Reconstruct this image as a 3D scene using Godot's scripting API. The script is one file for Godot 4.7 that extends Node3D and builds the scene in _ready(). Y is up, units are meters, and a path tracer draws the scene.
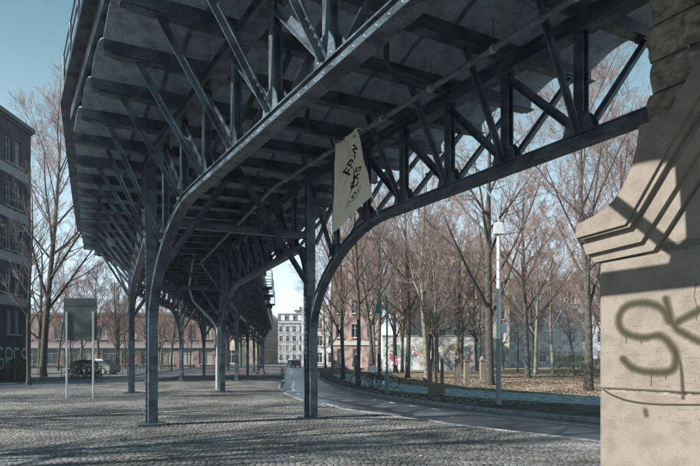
extends Node3D
# Elevated iron railway over a cobbled square, a road curving past it and a leafless park behind.
# Helper P(x, h, d): x metres to the right, h up, d metres ahead of the photographer.

const TAN_SUN := 0.64
var M := {}
var rng := RandomNumberGenerator.new()
var used := {}
var shared := {}

# ------------------------------------------------------------------ geometry collector
class Geo:
	var v := PackedVector3Array()
	var n := PackedVector3Array()
	var t := PackedVector2Array()
	var c := PackedColorArray()
	var col := Color(1, 1, 1)
	func tri(a: Vector3, b: Vector3, d: Vector3, ua := Vector2.ZERO, ub := Vector2.ZERO, ud := Vector2.ZERO) -> void:
		var m := (d - a).cross(b - a)
		if m.length_squared() < 1e-16:
			return
		m = m.normalized()
		v.append(a); v.append(b); v.append(d)
		n.append(m); n.append(m); n.append(m)
		t.append(ua); t.append(ub); t.append(ud)
		c.append(col); c.append(col); c.append(col)
	func tris(a: Vector3, b: Vector3, d: Vector3, na: Vector3, nb: Vector3, nd: Vector3) -> void:
		v.append(a); v.append(b); v.append(d)
		n.append(na); n.append(nb); n.append(nd)
		t.append(Vector2.ZERO); t.append(Vector2.ZERO); t.append(Vector2.ZERO)
		c.append(col); c.append(col); c.append(col)
	# corners seen from outside: a bottom left, b top left, d top right, e bottom right
	func quad(a: Vector3, b: Vector3, d: Vector3, e: Vector3) -> void:
		tri(a, b, d, Vector2(0, 1), Vector2(0, 0), Vector2(1, 0))
		tri(a, d, e, Vector2(0, 1), Vector2(1, 0), Vector2(1, 1))
	# box by centre, half axes
	func obox(o: Vector3, x: Vector3, y: Vector3, z: Vector3) -> void:
		if x.cross(y).dot(z) < 0.0:
			x = -x
		quad(o - x - y + z, o - x + y + z, o + x + y + z, o + x - y + z)
		quad(o + x - y - z, o + x + y - z, o - x + y - z, o - x - y - z)
		quad(o - x - y - z, o - x + y - z, o - x + y + z, o - x - y + z)
		quad(o + x - y + z, o + x + y + z, o + x + y - z, o + x - y - z)
		quad(o - x + y + z, o - x + y - z, o + x + y - z, o + x + y + z)
		quad(o - x - y - z, o - x - y + z, o + x - y + z, o + x - y - z)
	func box(o: Vector3, s: Vector3) -> void:
		obox(o, Vector3(s.x * 0.5, 0, 0), Vector3(0, s.y * 0.5, 0), Vector3(0, 0, s.z * 0.5))
	# box with chamfered vertical and top edges, base centre o
	func cbox(o: Vector3, s: Vector3, ch: float) -> void:
		var a := s.x * 0.5
		var b := s.z * 0.5
		var rings: Array = []
		for k in 4:
			var y: float = [0.0, s.y - ch, s.y, s.y][k]
			var q: float = [0.0, 0.0, ch, ch][k]
			var r: Array = []
			for e in [[-1, -1], [1, -1], [1, 1], [-1, 1]]:
				r.append(o + Vector3(e[0] * (a - q), y, e[1] * (b - q)))
			rings.append(r)
		for k in 2:
			for i in 4:
				var j := (i + 1) % 4
				quad(rings[k][j], rings[k + 1][j], rings[k + 1][i], rings[k][i])
		quad(rings[2][3], rings[2][0], rings[2][1], rings[2][2])
	# straight or bent sweep of a closed profile (x along bs, y along ns)
	func sweep(pts: Array, ns: Array, bs: Array, prof: PackedVector2Array, caps := true) -> void:
		var m := prof.size()
		for i in pts.size() - 1:
			for k in m:
				var j := (k + 1) % m
				var a: Vector3 = pts[i] + bs[i] * prof[k].x + ns[i] * prof[k].y
				var b: Vector3 = pts[i] + bs[i] * prof[j].x + ns[i] * prof[j].y
				var d: Vector3 = pts[i + 1] + bs[i + 1] * prof[j].x + ns[i + 1] * prof[j].y
				var e: Vector3 = pts[i + 1] + bs[i + 1] * prof[k].x + ns[i + 1] * prof[k].y
				quad(a, b, d, e)
		if caps:
			var ix := Geometry2D.triangulate_polygon(prof)
			for q in [0, pts.size() - 1]:
				for k in range(0, ix.size(), 3):
					var w: Array = []
					for e in 3:
						var p: Vector2 = prof[ix[k + e]]
						w.append(pts[q] + bs[q] * p.x + ns[q] * p.y)
					if q == 0:
						tri(w[0], w[1], w[2])
					else:
						tri(w[0], w[2], w[1])
	func beam(a: Vector3, b: Vector3, up: Vector3, prof: PackedVector2Array) -> void:
		var d := (b - a).normalized()
		var s := d.cross(up).normalized()
		var u := s.cross(d).normalized()
		sweep([a, b], [u, u], [s, s], prof)
	func tube(pts: Array, rs: Array, k: int, caps := true) -> void:
		var prev: Array = []
		var pn: Array = []
		var last := Vector3.ZERO
		var x := Vector3.ZERO
		for i in pts.size():
			var d: Vector3 = (pts[mini(i + 1, pts.size() - 1)] - pts[maxi(i - 1, 0)]).normalized()
			if i == 0:
				x = d.cross(Vector3(0.31, 0.2, 0.93)).normalized()
			else:
				x = (x - d * x.dot(d)).normalized()
			var y := d.cross(x)
			var ring: Array = []
			var nr: Array = []
			for e in k:
				var w := x * cos(TAU * e / k) + y * sin(TAU * e / k)
				nr.append(w)
				ring.append(pts[i] + w * rs[i])
			if i > 0:
				for e in k:
					var f := (e + 1) % k
					tris(prev[e], ring[e], ring[f], pn[e], nr[e], nr[f])
					tris(prev[e], ring[f], prev[f], pn[e], nr[f], pn[f])
			if caps and (i == 0 or i == pts.size() - 1):
				for e in k:
					if i == 0:
						tri(pts[i], ring[e], ring[(e + 1) % k])
					else:
						tri(pts[i], ring[(e + 1) % k], ring[e])
			prev = ring
			pn = nr
			last = d
	# lathe about a vertical axis
	func lathe(o: Vector3, prof: Array, k: int) -> void:
		for i in prof.size() - 1:
			for e in k:
				var a := TAU * e / k
				var b := TAU * (e + 1) / k
				var p: Vector2 = prof[i]
				var q: Vector2 = prof[i + 1]
				var da := Vector3(cos(a), 0, sin(a))
				var db := Vector3(cos(b), 0, sin(b))
				quad(o + db * p.x + Vector3(0, p.y, 0), o + db * q.x + Vector3(0, q.y, 0), o + da * q.x + Vector3(0, q.y, 0), o + da * p.x + Vector3(0, p.y, 0))
	func flat_poly(poly: PackedVector2Array, y: float) -> void:
		var ix := Geometry2D.triangulate_polygon(poly)
		for k in range(0, ix.size(), 3):
			var a := poly[ix[k]]
			var b := poly[ix[k + 1]]
			var d := poly[ix[k + 2]]
			var pa := Vector3(a.x, y, -a.y)
			var pb := Vector3(b.x, y, -b.y)
			var pd := Vector3(d.x, y, -d.y)
			if (pd - pa).cross(pb - pa).y > 0:
				tri(pa, pb, pd)
			else:
				tri(pa, pd, pb)
	func mesh() -> ArrayMesh:
		var a := []
		a.resize(Mesh.ARRAY_MAX)
		a[Mesh.ARRAY_VERTEX] = v
		a[Mesh.ARRAY_NORMAL] = n
		a[Mesh.ARRAY_TEX_UV] = t
		a[Mesh.ARRAY_COLOR] = c
		var am := ArrayMesh.new()
		am.add_surface_from_arrays(Mesh.PRIMITIVE_TRIANGLES, a)
		return am

# ------------------------------------------------------------------ node helpers
func P(x: float, h: float, d: float) -> Vector3:
	return Vector3(x, h, -d)

func numbered(called: String) -> String:
	var k: int = used.get(called, 0)
	used[called] = k + 1
	return called if k == 0 else "%s_%03d" % [called, k]

func put(called: String, g, m: Material, parent: Node = null) -> MeshInstance3D:
	var o := MeshInstance3D.new()
	o.mesh = g.mesh() if g is Geo else g
	o.material_override = m
	if parent == null:
		o.name = numbered(called)
		add_child(o)
	else:
		o.name = called
		parent.add_child(o, true)
	return o

func thing(called: String, label: String, category: String, at := Vector3.ZERO, turn := 0.0, group := "") -> Node3D:
	var o := Node3D.new()
	o.name = numbered(called)
	add_child(o)
	o.position = at
	o.rotation.y = turn
	tag(o, label, category, group)
	return o

func tag(o: Node, label: String, category: String, group := "") -> void:
	o.set_meta("label", label)
	o.set_meta("category", category)
	if group != "":
		o.set_meta("group", group)

func structure(called: String, g: Geo, m: Material) -> MeshInstance3D:
	var o := put(called, g, m)
	o.set_meta("kind", "structure")
	return o

func copy_of(src: Node3D, label: String, at: Vector3, turn: float, group := "", scl := 1.0) -> Node3D:
	var o: Node3D = src.duplicate()
	o.name = numbered(str(src.name).rstrip("0123456789").trim_suffix("_"))
	add_child(o)
	o.position = at
	o.rotation.y = turn
	o.scale = Vector3.ONE * scl
	o.set_meta("label", label)
	if group != "":
		o.set_meta("group", group)
	elif o.has_meta("group"):
		o.remove_meta("group")
	return o

# ------------------------------------------------------------------ materials
func lin(r: float, g: float, b: float) -> Color:
	return Color(r, g, b).linear_to_srgb()

func noise_tex(stops: Array, freq: float, kind: int, sd: int, size := 256, octaves := 4, normal := false) -> NoiseTexture2D:
	var f := FastNoiseLite.new()
	f.seed = sd
	f.frequency = freq
	f.noise_type = kind
	f.fractal_octaves = octaves
	var t := NoiseTexture2D.new()
	t.width = size
	t.height = size
	t.seamless = true
	t.noise = f
	if stops.size() > 0:
		var gr := Gradient.new()
		var offs := PackedFloat32Array()
		var cols := PackedColorArray()
		for s in stops:
			offs.append(s[0])
			cols.append(s[1])
		gr.offsets = offs
		gr.colors = cols
		t.color_ramp = gr
	t.as_normal_map = normal
	return t

# fine grain between two colours, coarse patches multiplied over it, relief
func surf(a: Color, b: Color, scale: float, rough: float, relief := 0.0, patch := 0.0, patch_scale := 0.15, metal := 0.0, freq := 0.03) -> StandardMaterial3D:
	var m := StandardMaterial3D.new()
	var sd := M.size() * 17 + 5
	m.albedo_texture = noise_tex([[0.25, a], [0.75, b]], freq, FastNoiseLite.TYPE_SIMPLEX_SMOOTH, sd)
	m.uv1_triplanar = true
	m.uv1_world_triplanar = true
	m.uv1_scale = Vector3.ONE * scale
	m.roughness = rough
	m.metallic = metal
	if patch > 0.0:
		m.detail_enabled = true
		m.detail_blend_mode = BaseMaterial3D.BLEND_MODE_MUL
		m.detail_uv_layer = BaseMaterial3D.DETAIL_UV_2
		m.uv2_triplanar = true
		m.uv2_world_triplanar = true
		m.uv2_scale = Vector3.ONE * patch_scale
		var d := 1.0 - patch
		var key := "patch%.2f" % patch
		if not shared.has(key):
			shared[key] = noise_tex([[0.3, Color(d, d, d)], [0.62, Color(1, 1, 1)]], 0.012, FastNoiseLite.TYPE_SIMPLEX_SMOOTH, 3 + int(patch * 100), 512, 5)
		m.detail_albedo = shared[key]
	if relief > 0.0:
		m.heightmap_enabled = true
		m.heightmap_scale = relief
		var hk := "relief%.3f" % freq
		if not shared.has(hk):
			shared[hk] = noise_tex([], freq, FastNoiseLite.TYPE_SIMPLEX_SMOOTH, 8, 512)
		m.heightmap_texture = shared[hk]
	return m

func plain(c: Color, rough := 0.6, metal := 0.0) -> StandardMaterial3D:
	var m := StandardMaterial3D.new()
	m.albedo_color = c
	m.roughness = rough
	m.metallic = metal
	return m

func make_materials() -> void:
	M.steel = surf(lin(0.045, 0.066, 0.088), lin(0.105, 0.135, 0.160), 1.6, 0.34, 0.12, 0.42, 0.35)
	M.steel.albedo_texture = noise_tex([[0.22, lin(0.052, 0.078, 0.104)], [0.6, lin(0.115, 0.152, 0.185)], [0.80, lin(0.135, 0.17, 0.20)], [0.88, lin(0.14, 0.10, 0.07)]], 0.03, FastNoiseLite.TYPE_SIMPLEX_SMOOTH, 11, 512, 6)
	M.vault = surf(lin(0.20, 0.28, 0.35), lin(0.56, 0.66, 0.74), 2.0, 0.4, 0.25, 0.22, 0.5, 0.0, 0.07)
	M.pipe = surf(lin(0.16, 0.19, 0.21), lin(0.24, 0.27, 0.29), 2.0, 0.4, 0.0, 0.3, 0.6)
	M.pale_pipe = surf(lin(0.30, 0.33, 0.34), lin(0.42, 0.45, 0.45), 2.0, 0.45)
	M.stone = surf(lin(0.195, 0.165, 0.136), lin(0.252, 0.219, 0.184), 2.2, 0.85, 0.35, 0.12, 0.5, 0.0, 0.09)
	M.rough_stone = surf(lin(0.23, 0.197, 0.16), lin(0.34, 0.30, 0.248), 1.5, 0.9, 1.5, 0.4, 0.7)
	M.sand = surf(lin(0.09, 0.09, 0.088), lin(0.20, 0.20, 0.195), 0.9, 0.95, 0.6, 0.35, 0.08, 0.0, 0.09)
	M.asphalt = surf(lin(0.060, 0.074, 0.100), lin(0.112, 0.130, 0.165), 2.2, 0.38, 0.15, 0.3, 0.07, 0.0, 0.12)
	M.ground = surf(lin(0.16, 0.15, 0.13), lin(0.22, 0.2, 0.18), 0.2, 0.95)
	M.litter = surf(lin(0.20, 0.15, 0.11), lin(0.44, 0.355, 0.275), 0.7, 0.95, 2.5, 0.4, 0.06, 0.0, 0.10)
	M.soil = surf(lin(0.07, 0.045, 0.036), lin(0.16, 0.10, 0.075), 0.9, 0.95, 2.0, 0.35, 0.1, 0.0, 0.08)
	M.slab = []
	for k in 3:
		var e := 0.93 + 0.09 * k
		M.slab.append(surf(lin(0.40 * e, 0.42 * e, 0.45 * e), lin(0.52 * e, 0.54 * e, 0.57 * e), 1.0, 0.85, 0.3, 0.3, 0.4))
	M.kerb = surf(lin(0.26, 0.26, 0.26), lin(0.38, 0.38, 0.37), 1.5, 0.85, 0.4, 0.25, 0.4)
	M.paint = surf(lin(0.55, 0.57, 0.60), lin(0.78, 0.79, 0.80), 1.5, 0.6, 0.0, 0.35, 0.6, 0.0, 0.08)
	M.bark = surf(lin(0.06, 0.053, 0.047), lin(0.19, 0.172, 0.15), 1.2, 0.95, 2.5, 0.3, 0.7, 0.0, 0.06)
	M.pale_bark = surf(lin(0.20, 0.18, 0.15), lin(0.38, 0.35, 0.29), 1.2, 0.95, 1.5, 0.3, 0.7, 0.0, 0.06)
	M.twig = plain(lin(0.25, 0.165, 0.143), 0.9)
	M.dark_twig = plain(lin(0.19, 0.15, 0.135), 0.9)
	M.cloth = plain(Color(1, 1, 1), 0.9)
	M.zinc = plain(lin(0.50, 0.53, 0.55), 0.35, 0.6)
	M.white_paint = surf(lin(0.55, 0.58, 0.60), lin(0.68, 0.70, 0.72), 2.0, 0.45)
	M.post_grey = surf(lin(0.17, 0.19, 0.20), lin(0.26, 0.28, 0.29), 2.0, 0.5)
	M.curtain = plain(lin(0.30, 0.30, 0.28), 0.25)
	M.dark_paint = plain(lin(0.035, 0.045, 0.045), 0.5)
	M.green_paint = plain(lin(0.06, 0.20, 0.14), 0.4)
	M.sign_back = surf(lin(0.045, 0.06, 0.055), lin(0.07, 0.09, 0.08), 2.0, 0.55)
	M.wood = surf(lin(0.14, 0.105, 0.075), lin(0.24, 0.185, 0.135), 1.6, 0.85, 0.4)
	M.glass = plain(lin(0.035, 0.045, 0.06), 0.08)
	M.black = plain(lin(0.02, 0.02, 0.022), 0.6)
	M.rubber = plain(lin(0.025, 0.025, 0.027), 0.85)
	M.frame_white = plain(lin(0.62, 0.62, 0.60), 0.6)
	M.hedge = surf(lin(0.035, 0.05, 0.02), lin(0.10, 0.12, 0.05), 2.0, 0.9)
	M.roof_red = surf(lin(0.24, 0.09, 0.06), lin(0.36, 0.15, 0.10), 0.8, 0.85)
	M.roof_dark = surf(lin(0.05, 0.055, 0.065), lin(0.09, 0.095, 0.105), 0.8, 0.7)
	M.rivet = M.steel

func rust_brick(a: Color, b: Color) -> StandardMaterial3D:
	return surf(a, b, 0.9, 0.9, 0.3, 0.25, 0.12, 0.0, 0.1)

# ------------------------------------------------------------------ painting on images (print and spray only)
func dab(im: Image, at: Vector2, r: float, c: Color, soft: float) -> void:
	var w := im.get_width()
	var h := im.get_height()
	for y in range(maxi(0, int(at.y - r - 1)), mini(h, int(at.y + r + 2))):
		for x in range(maxi(0, int(at.x - r - 1)), mini(w, int(at.x + r + 2))):
			var d := Vector2(x + 0.5, y + 0.5).distance_to(at) / r
			var k := clampf((1.0 - d) / soft, 0.0, 1.0) * c.a
			if k > 0.0:
				var o := im.get_pixel(x, y)
				var al := maxf(o.a, k)
				im.set_pixel(x, y, Color(lerpf(o.r, c.r, k), lerpf(o.g, c.g, k), lerpf(o.b, c.b, k), al))

func stroke(im: Image, pts: Array, r: float, c: Color, soft := 0.4, wob := 0.0) -> void:
	var stp := r * (0.14 if soft > 0.5 else 0.4)
	for i in pts.size() - 1:
		var a: Vector2 = pts[i]
		var b: Vector2 = pts[i + 1]
		var n := maxi(1, int(a.distance_to(b) / stp))
		for k in n + 1:
			dab(im, a.lerp(b, float(k) / n), r * (1.0 + wob * rng.randf_range(-1, 1)), c, soft)

func curved(pts: Array, n := 6) -> Array:
	var out: Array = []
	for i in pts.size() - 1:
		var p0: Vector2 = pts[maxi(i - 1, 0)]
		var p3: Vector2 = pts[mini(i + 2, pts.size() - 1)]
		for k in n:
			out.append(pts[i].cubic_interpolate(pts[i + 1], p0, p3, float(k) / n))
	out.append(pts[-1])
	return out

func alpha_mat(im: Image, rough := 0.8) -> StandardMaterial3D:
	var m := StandardMaterial3D.new()
	m.albedo_texture = ImageTexture.create_from_image(im)
	m.transparency = BaseMaterial3D.TRANSPARENCY_ALPHA
	m.roughness = rough
	return m

# ------------------------------------------------------------------ profiles
func rect(w: float, h: float, y0 := 0.0) -> PackedVector2Array:
	return PackedVector2Array([Vector2(-w / 2, y0), Vector2(-w / 2, y0 + h), Vector2(w / 2, y0 + h), Vector2(w / 2, y0)])

func ibeam(w: float, h: float, tf: float, tw: float, y0 := 0.0) -> PackedVector2Array:
	var a := w / 2
	var b := tw / 2
	return PackedVector2Array([Vector2(-a, y0), Vector2(-a, y0 + tf), Vector2(-b, y0 + tf), Vector2(-b, y0 + h - tf), Vector2(-a, y0 + h - tf), Vector2(-a, y0 + h),
		Vector2(a, y0 + h), Vector2(a, y0 + h - tf), Vector2(b, y0 + h - tf), Vector2(b, y0 + tf), Vector2(a, y0 + tf), Vector2(a, y0)])

func angle(w: float, h: float, t: float) -> PackedVector2Array:
	var a := w / 2
	return PackedVector2Array([Vector2(-a, 0), Vector2(-a, h), Vector2(-a + t, h), Vector2(-a + t, t), Vector2(a, t), Vector2(a, 0)])

func tee(w: float, h: float, t: float) -> PackedVector2Array:
	var a := w / 2
	var b := t / 2
	return PackedVector2Array([Vector2(-a, 0), Vector2(-a, t), Vector2(-b, t), Vector2(-b, h), Vector2(b, h), Vector2(b, t), Vector2(a, t), Vector2(a, 0)])

# ------------------------------------------------------------------ the ready
func _ready() -> void:
	rng.seed = 20240311
	# camera: upright, lens shifted up
	var cam := Camera3D.new()
	cam.name = "camera"
	add_child(cam)
	cam.position = Vector3(0, 1.55, 0)
	var nr := 0.05
	cam.set_frustum(466.0 / 600.0 * nr, Vector2(0, (358.0 - 233.0) / 600.0 * nr), nr, 3000.0)
	cam.current = true
	# sky
	var env := Environment.new()
	env.background_mode = Environment.BG_SKY
	var sm := ProceduralSkyMaterial.new()
	sm.sky_top_color = lin(0.016, 0.100, 0.140)
	sm.sky_horizon_color = lin(0.74, 0.93, 1.08)
	sm.sky_curve = 0.18
	sm.ground_bottom_color = lin(0.2, 0.2, 0.2)
	sm.ground_horizon_color = lin(0.5, 0.55, 0.6)
	sm.sun_angle_max = 20.0
	var sky := Sky.new()
	sky.sky_material = sm
	env.sky = sky
	env.background_energy_multiplier = 1.0
	env.tonemap_mode = Environment.TONE_MAPPER_LINEAR
	env.tonemap_exposure = 1.9
	env.sdfgi_enabled = true
	env.ssao_enabled = true
	env.ssil_enabled = true
	env.fog_enabled = true
	env.fog_density = 0.0005
	env.fog_light_color = lin(0.70, 0.78, 0.85)
	var we := WorldEnvironment.new()
	we.name = "environment"
	we.environment = env
	add_child(we)
	# sun: low, from the left and a little behind
	var sun := DirectionalLight3D.new()
	sun.name = "sun"
	add_child(sun)
	var way := Vector3(0.92, -TAN_SUN, -0.38).normalized()
	sun.look_at_from_position(Vector3.ZERO, way, Vector3.UP)
	sun.light_energy = 1.6
	sun.light_angular_distance = 0.5
	sun.light_color = Color(1.0, 0.985, 0.955)
	sun.shadow_enabled = true

	make_materials()
	build_ground()
	build_viaduct()
	build_pier()
	build_buildings()
	build_trees()
	build_street_things()
	build_people()

# ------------------------------------------------------------------ ground
var road_near := PackedVector2Array([Vector2(16, -4), Vector2(11, 3.4), Vector2(7, 8.2), Vector2(4.56, 11.2), Vector2(2.15, 14.3), Vector2(1.26, 15.8), Vector2(-1.02, 19.8), Vector2(-2.6, 25), Vector2(-3.7, 31), Vector2(-4.5, 40), Vector2(-6.1, 55), Vector2(-7.75, 71.5), Vector2(-10.6, 100), Vector2(-20, 180), Vector2(-26, 240)])
var road_far := PackedVector2Array([Vector2(20, -1), Vector2(14.5, 5.6), Vector2(10, 11), Vector2(6.3, 15.5), Vector2(3.63, 19.8), Vector2(1.9, 24), Vector2(0.34, 29), Vector2(-1.2, 38), Vector2(-2.67, 51.7), Vector2(-3.8, 72), Vector2(-6.5, 100), Vector2(-14, 180), Vector2(-19, 240)])
var path_near := PackedVector2Array([Vector2(24, 4), Vector2(14, 13.5), Vector2(8.05, 19.8), Vector2(3.77, 25.1), Vector2(1.5, 30), Vector2(-0.1, 40), Vector2(-1.5, 55), Vector2(-2.6, 72), Vector2(-5.3, 100)])
var path_far := PackedVector2Array([Vector2(27, 7), Vector2(17, 16.3), Vector2(10, 23.4), Vector2(5.6, 29.5), Vector2(3.3, 34.5), Vector2(1.9, 42), Vector2(0.7, 55), Vector2(-0.4, 72), Vector2(-3.0, 100)])
var left_near := PackedVector2Array([Vector2(-60, 18), Vector2(-19, 28), Vector2(-15.6, 33), Vector2(-14.4, 40), Vector2(-14.4, 48), Vector2(-15.0, 54), Vector2(-16.2, 64), Vector2(-17.8, 76), Vector2(-21, 101), Vector2(-28, 150)])
var left_far := PackedVector2Array([Vector2(-60, 25), Vector2(-23, 34), Vector2(-20.6, 37.5), Vector2(-19.4, 42), Vector2(-19.2, 48), Vector2(-20, 55), Vector2(-21.4, 64), Vector2(-23, 76), Vector2(-26, 101), Vector2(-33, 150)])

func smooth_line(p: PackedVector2Array, n := 5) -> PackedVector2Array:
	var out := PackedVector2Array()
	for i in p.size() - 1:
		var p0 := p[maxi(i - 1, 0)]
		var p3 := p[mini(i + 2, p.size() - 1)]
		for k in n:
			var t := float(k) / n
			var l0 := p[i].distance_to(p[i + 1])
			var pre := l0 if i == 0 else p0.distance_to(p[i])
			var post := l0 if i + 2 >= p.size() else p[i + 1].distance_to(p3)
			var m0 := (p[i + 1] - p0) / maxf(0.001, l0 + pre) * l0
			var m1 := (p3 - p[i]) / maxf(0.001, l0 + post) * l0
			var t2 := t * t
			var t3 := t2 * t
			out.append(p[i] * (2 * t3 - 3 * t2 + 1) + m0 * (t3 - 2 * t2 + t) + p[i + 1] * (-2 * t3 + 3 * t2) + m1 * (t3 - t2))
	out.append(p[-1])
	return out

func between(a: PackedVector2Array, b: PackedVector2Array) -> PackedVector2Array:
	var r := PackedVector2Array(a)
	for i in b.size():
		r.append(b[b.size() - 1 - i])
	return r

func strip(g: Geo, line: PackedVector2Array, w: float, y: float) -> void:
	for i in line.size() - 1:
		var a := line[i]
		var b := line[i + 1]
		var s0 := (line[mini(i + 1, line.size() - 1)] - line[maxi(i - 1, 0)]).normalized().orthogonal() * w * 0.5
		var s1 := (line[mini(i + 2, line.size() - 1)] - line[i]).normalized().orthogonal() * w * 0.5
		var q := [P(a.x - s0.x, y, a.y - s0.y), P(b.x - s1.x, y, b.y - s1.y), P(b.x + s1.x, y, b.y + s1.y), P(a.x + s0.x, y, a.y + s0.y)]
		if (q[2] - q[0]).cross(q[1] - q[0]).y > 0:
			g.quad(q[0], q[1], q[2], q[3])
		else:
			g.quad(q[3], q[2], q[1], q[0])

# resample a line at even steps from arc length s0 to s1
func along(line: PackedVector2Array, s0: float, s1: float, step: float) -> PackedVector2Array:
	var out := PackedVector2Array()
	var s := s0
	while s <= s1 + 0.0001:
		out.append(at_length(line, s))
		s += step
	return out

func at_length(line: PackedVector2Array, s: float) -> Vector2:
	for i in line.size() - 1:
		var l := line[i].distance_to(line[i + 1])
		if s <= l:
			return line[i].lerp(line[i + 1], s / l)
		s -= l
	return line[-1]

func total(line: PackedVector2Array) -> float:
	var s := 0.0
	for i in line.size() - 1:
		s += line[i].distance_to(line[i + 1])
	return s

func shifted(line: PackedVector2Array, d: float) -> PackedVector2Array:
	var out := PackedVector2Array()
	for i in line.size():
		var s := (line[mini(i + 1, line.size() - 1)] - line[maxi(i - 1, 0)]).normalized()
		out.append(line[i] + Vector2(s.y, -s.x) * d)
	return out

func build_ground() -> void:
	var rn := smooth_line(road_near)
	var rf := smooth_line(road_far)
	var pn := smooth_line(path_near)
	var pf := smooth_line(path_far)
	var ln := smooth_line(left_near)
	var lf := smooth_line(left_far)
	var g := Geo.new()
	g.flat_poly(PackedVector2Array([Vector2(-900, -300), Vector2(900, -300), Vector2(900, 1500), Vector2(-900, 1500)]), -0.16)
	structure("ground", g, M.ground)
	# square under the railway
	g = Geo.new()
	var sq := PackedVector2Array()
	for p in rn:
		if p.y < 200:
			sq.append(p)
	sq.append(Vector2(-28, 200))
	var back := Array(ln)
	back.reverse()
	for p in back:
		if p.y < 150:
			sq.append(p)
	sq.append(Vector2(-60, -20))
	sq.append(Vector2(16, -20))
	g.flat_poly(sq, -0.018)
	var square := structure("square", g, M.sand)
	build_setts(square, sq)
	# roads
	g = Geo.new()
	g.flat_poly(between(shifted(rn, -0.3), shifted(rf, 0.3)), -0.10)
	var road := structure("road", g, M.asphalt)
	g = Geo.new()
	g.flat_poly(between(shifted(ln, 0.3), shifted(lf, -0.3)), -0.10)
	structure("side_road", g, M.asphalt)
	# painted markings
	var inner := shifted(rf, -0.95)
	g = Geo.new()
	strip(g, along(inner, 4, total(inner) - 60, 0.8), 0.14, -0.096)
	put("edge_line", g, M.paint, road)
	var lane := shifted(rn, 0.75)
	var s := 9.0
	while s < 95.0:
		g = Geo.new()
		strip(g, along(lane, s, s + 1.8, 0.6), 0.13, -0.096)
		put("lane_dash", g, M.paint, road)
		s += 3.4
	# kerbs, stone by stone
	var kerb := Node3D.new()
	kerb.name = "kerb"
	kerb.set_meta("kind", "structure")
	add_child(kerb)
	kerb_row(kerb, rn, 4.0, 80.0, 0.075)
	kerb_row(kerb, rf, 4.0, 85.0, -0.075)
	kerb_row(kerb, ln, 30.0, 90.0, -0.075)
	kerb_row(kerb, lf, 30.0, 95.0, 0.075)
	# verge, path, park
	g = Geo.new()
	g.flat_poly(between(shifted(rf, 0.08), pn), -0.012)
	structure("verge", g, M.soil)
	g = Geo.new()
	g.flat_poly(between(pn, pf), -0.02)
	var path := structure("pavement", g, M.sand)
	build_slabs(path, pn, pf)
	g = Geo.new()
	var pk := PackedVector2Array(pf)
	pk.append(Vector2(-6, 130))
	pk.append(Vector2(160, 130))
	pk.append(Vector2(160, -20))
	pk.append(Vector2(40, -8))
	g.flat_poly(pk, -0.01)
	structure("park_ground", g, M.litter)
	build_leaves(pf)
	g = Geo.new()
	var lp := PackedVector2Array(shifted(lf, -0.08))
	lp.append(Vector2(-60, 170))
	lp.append(Vector2(-160, 170))
	lp.append(Vector2(-160, 25))
	g.flat_poly(lp, -0.012)
	structure("side_pavement", g, M.sand)

func kerb_row(kerb: Node, line: PackedVector2Array, s0: float, s1: float, off: float) -> void:
	var l := shifted(line, off)
	var s := s0
	while s < s1:
		var a := at_length(l, s + 0.006)
		var b := at_length(l, s + 0.994)
		var d := (b - a)
		var g := Geo.new()
		g.cbox(Vector3.ZERO, Vector3(d.length(), 0.155, 0.15), 0.015)
		var o := put("kerb_stone", g, M.kerb, kerb)
		var mid := (a + b) * 0.5
		o.position = P(mid.x, -0.15 + rng.randf_range(0.0, 0.008), mid.y)
		o.rotation.y = atan2(d.y, d.x)
		s += 1.0

func build_slabs(path: Node, pn: PackedVector2Array, pf: PackedVector2Array) -> void:
	var ta := total(pn)
	var tb := total(pf)
	var boxm: Array = []
	for k in 3:
		var g := Geo.new()
		g.cbox(Vector3.ZERO, Vector3(0.985, 0.05, 0.985), 0.008)
		boxm.append(g.mesh())
	var count := 0
	var s := 6.0
	while s < 66.0 and count < 300:
		var f := s / ta
		var a := at_length(pn, s)
		var b := at_length(pf, s * tb / ta)
		var a2 := at_length(pn, s + 0.75)
		var w := a.distance_to(b)
		var n := maxi(1, int(w / 0.75))
		var dir := (b - a).normalized()
		var adv := a2 - a
		for k in n:
			if count >= 300:
				break
			var c := a + dir * (w * (k + 0.5) / n) + adv * 0.5
			var o := put("paving_slab", boxm[k % 3], M.slab[rng.randi() % 3], path)
			o.position = P(c.x, -0.05 + rng.randf_range(-0.004, 0.004), c.y)
			o.rotation.y = atan2(adv.y, adv.x)
			o.scale = Vector3(0.74, 1, w / n * 0.985)
			count += 1
		s += 0.75

func sett_mesh(sd: int) -> ArrayMesh:
	var r := RandomNumberGenerator.new()
	r.seed = sd
	var g := Geo.new()
	var h := 0.5
	var rings: Array = []
	var spec := [[1.0, 0.0], [1.0, 0.72], [0.92, 0.95], [0.74, 1.0]]
	var jit: Array = []
	for i in 8:
		jit.append(r.randf_range(0.92, 1.04))
	for q in spec:
		var ring: Array = []
		for i in 8:
			var a := TAU * (i + 0.5) / 8
			var d := Vector2(cos(a), sin(a))
			d /= maxf(absf(d.x), absf(d.y))
			if i % 2 == 0:
				d *= 0.97
			ring.append(Vector3(d.x * h * q[0] * jit[i], q[1], d.y * h * q[0] * jit[i]))
		rings.append(ring)
	for k in 3:
		for i in 8:
			var j := (i + 1) % 8
			g.quad(rings[k][j], rings[k + 1][j], rings[k + 1][i], rings[k][i])
	for i in range(1, 7):
		g.tri(rings[3][0], rings[3][i], rings[3][i + 1])
	return g.mesh()

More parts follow.
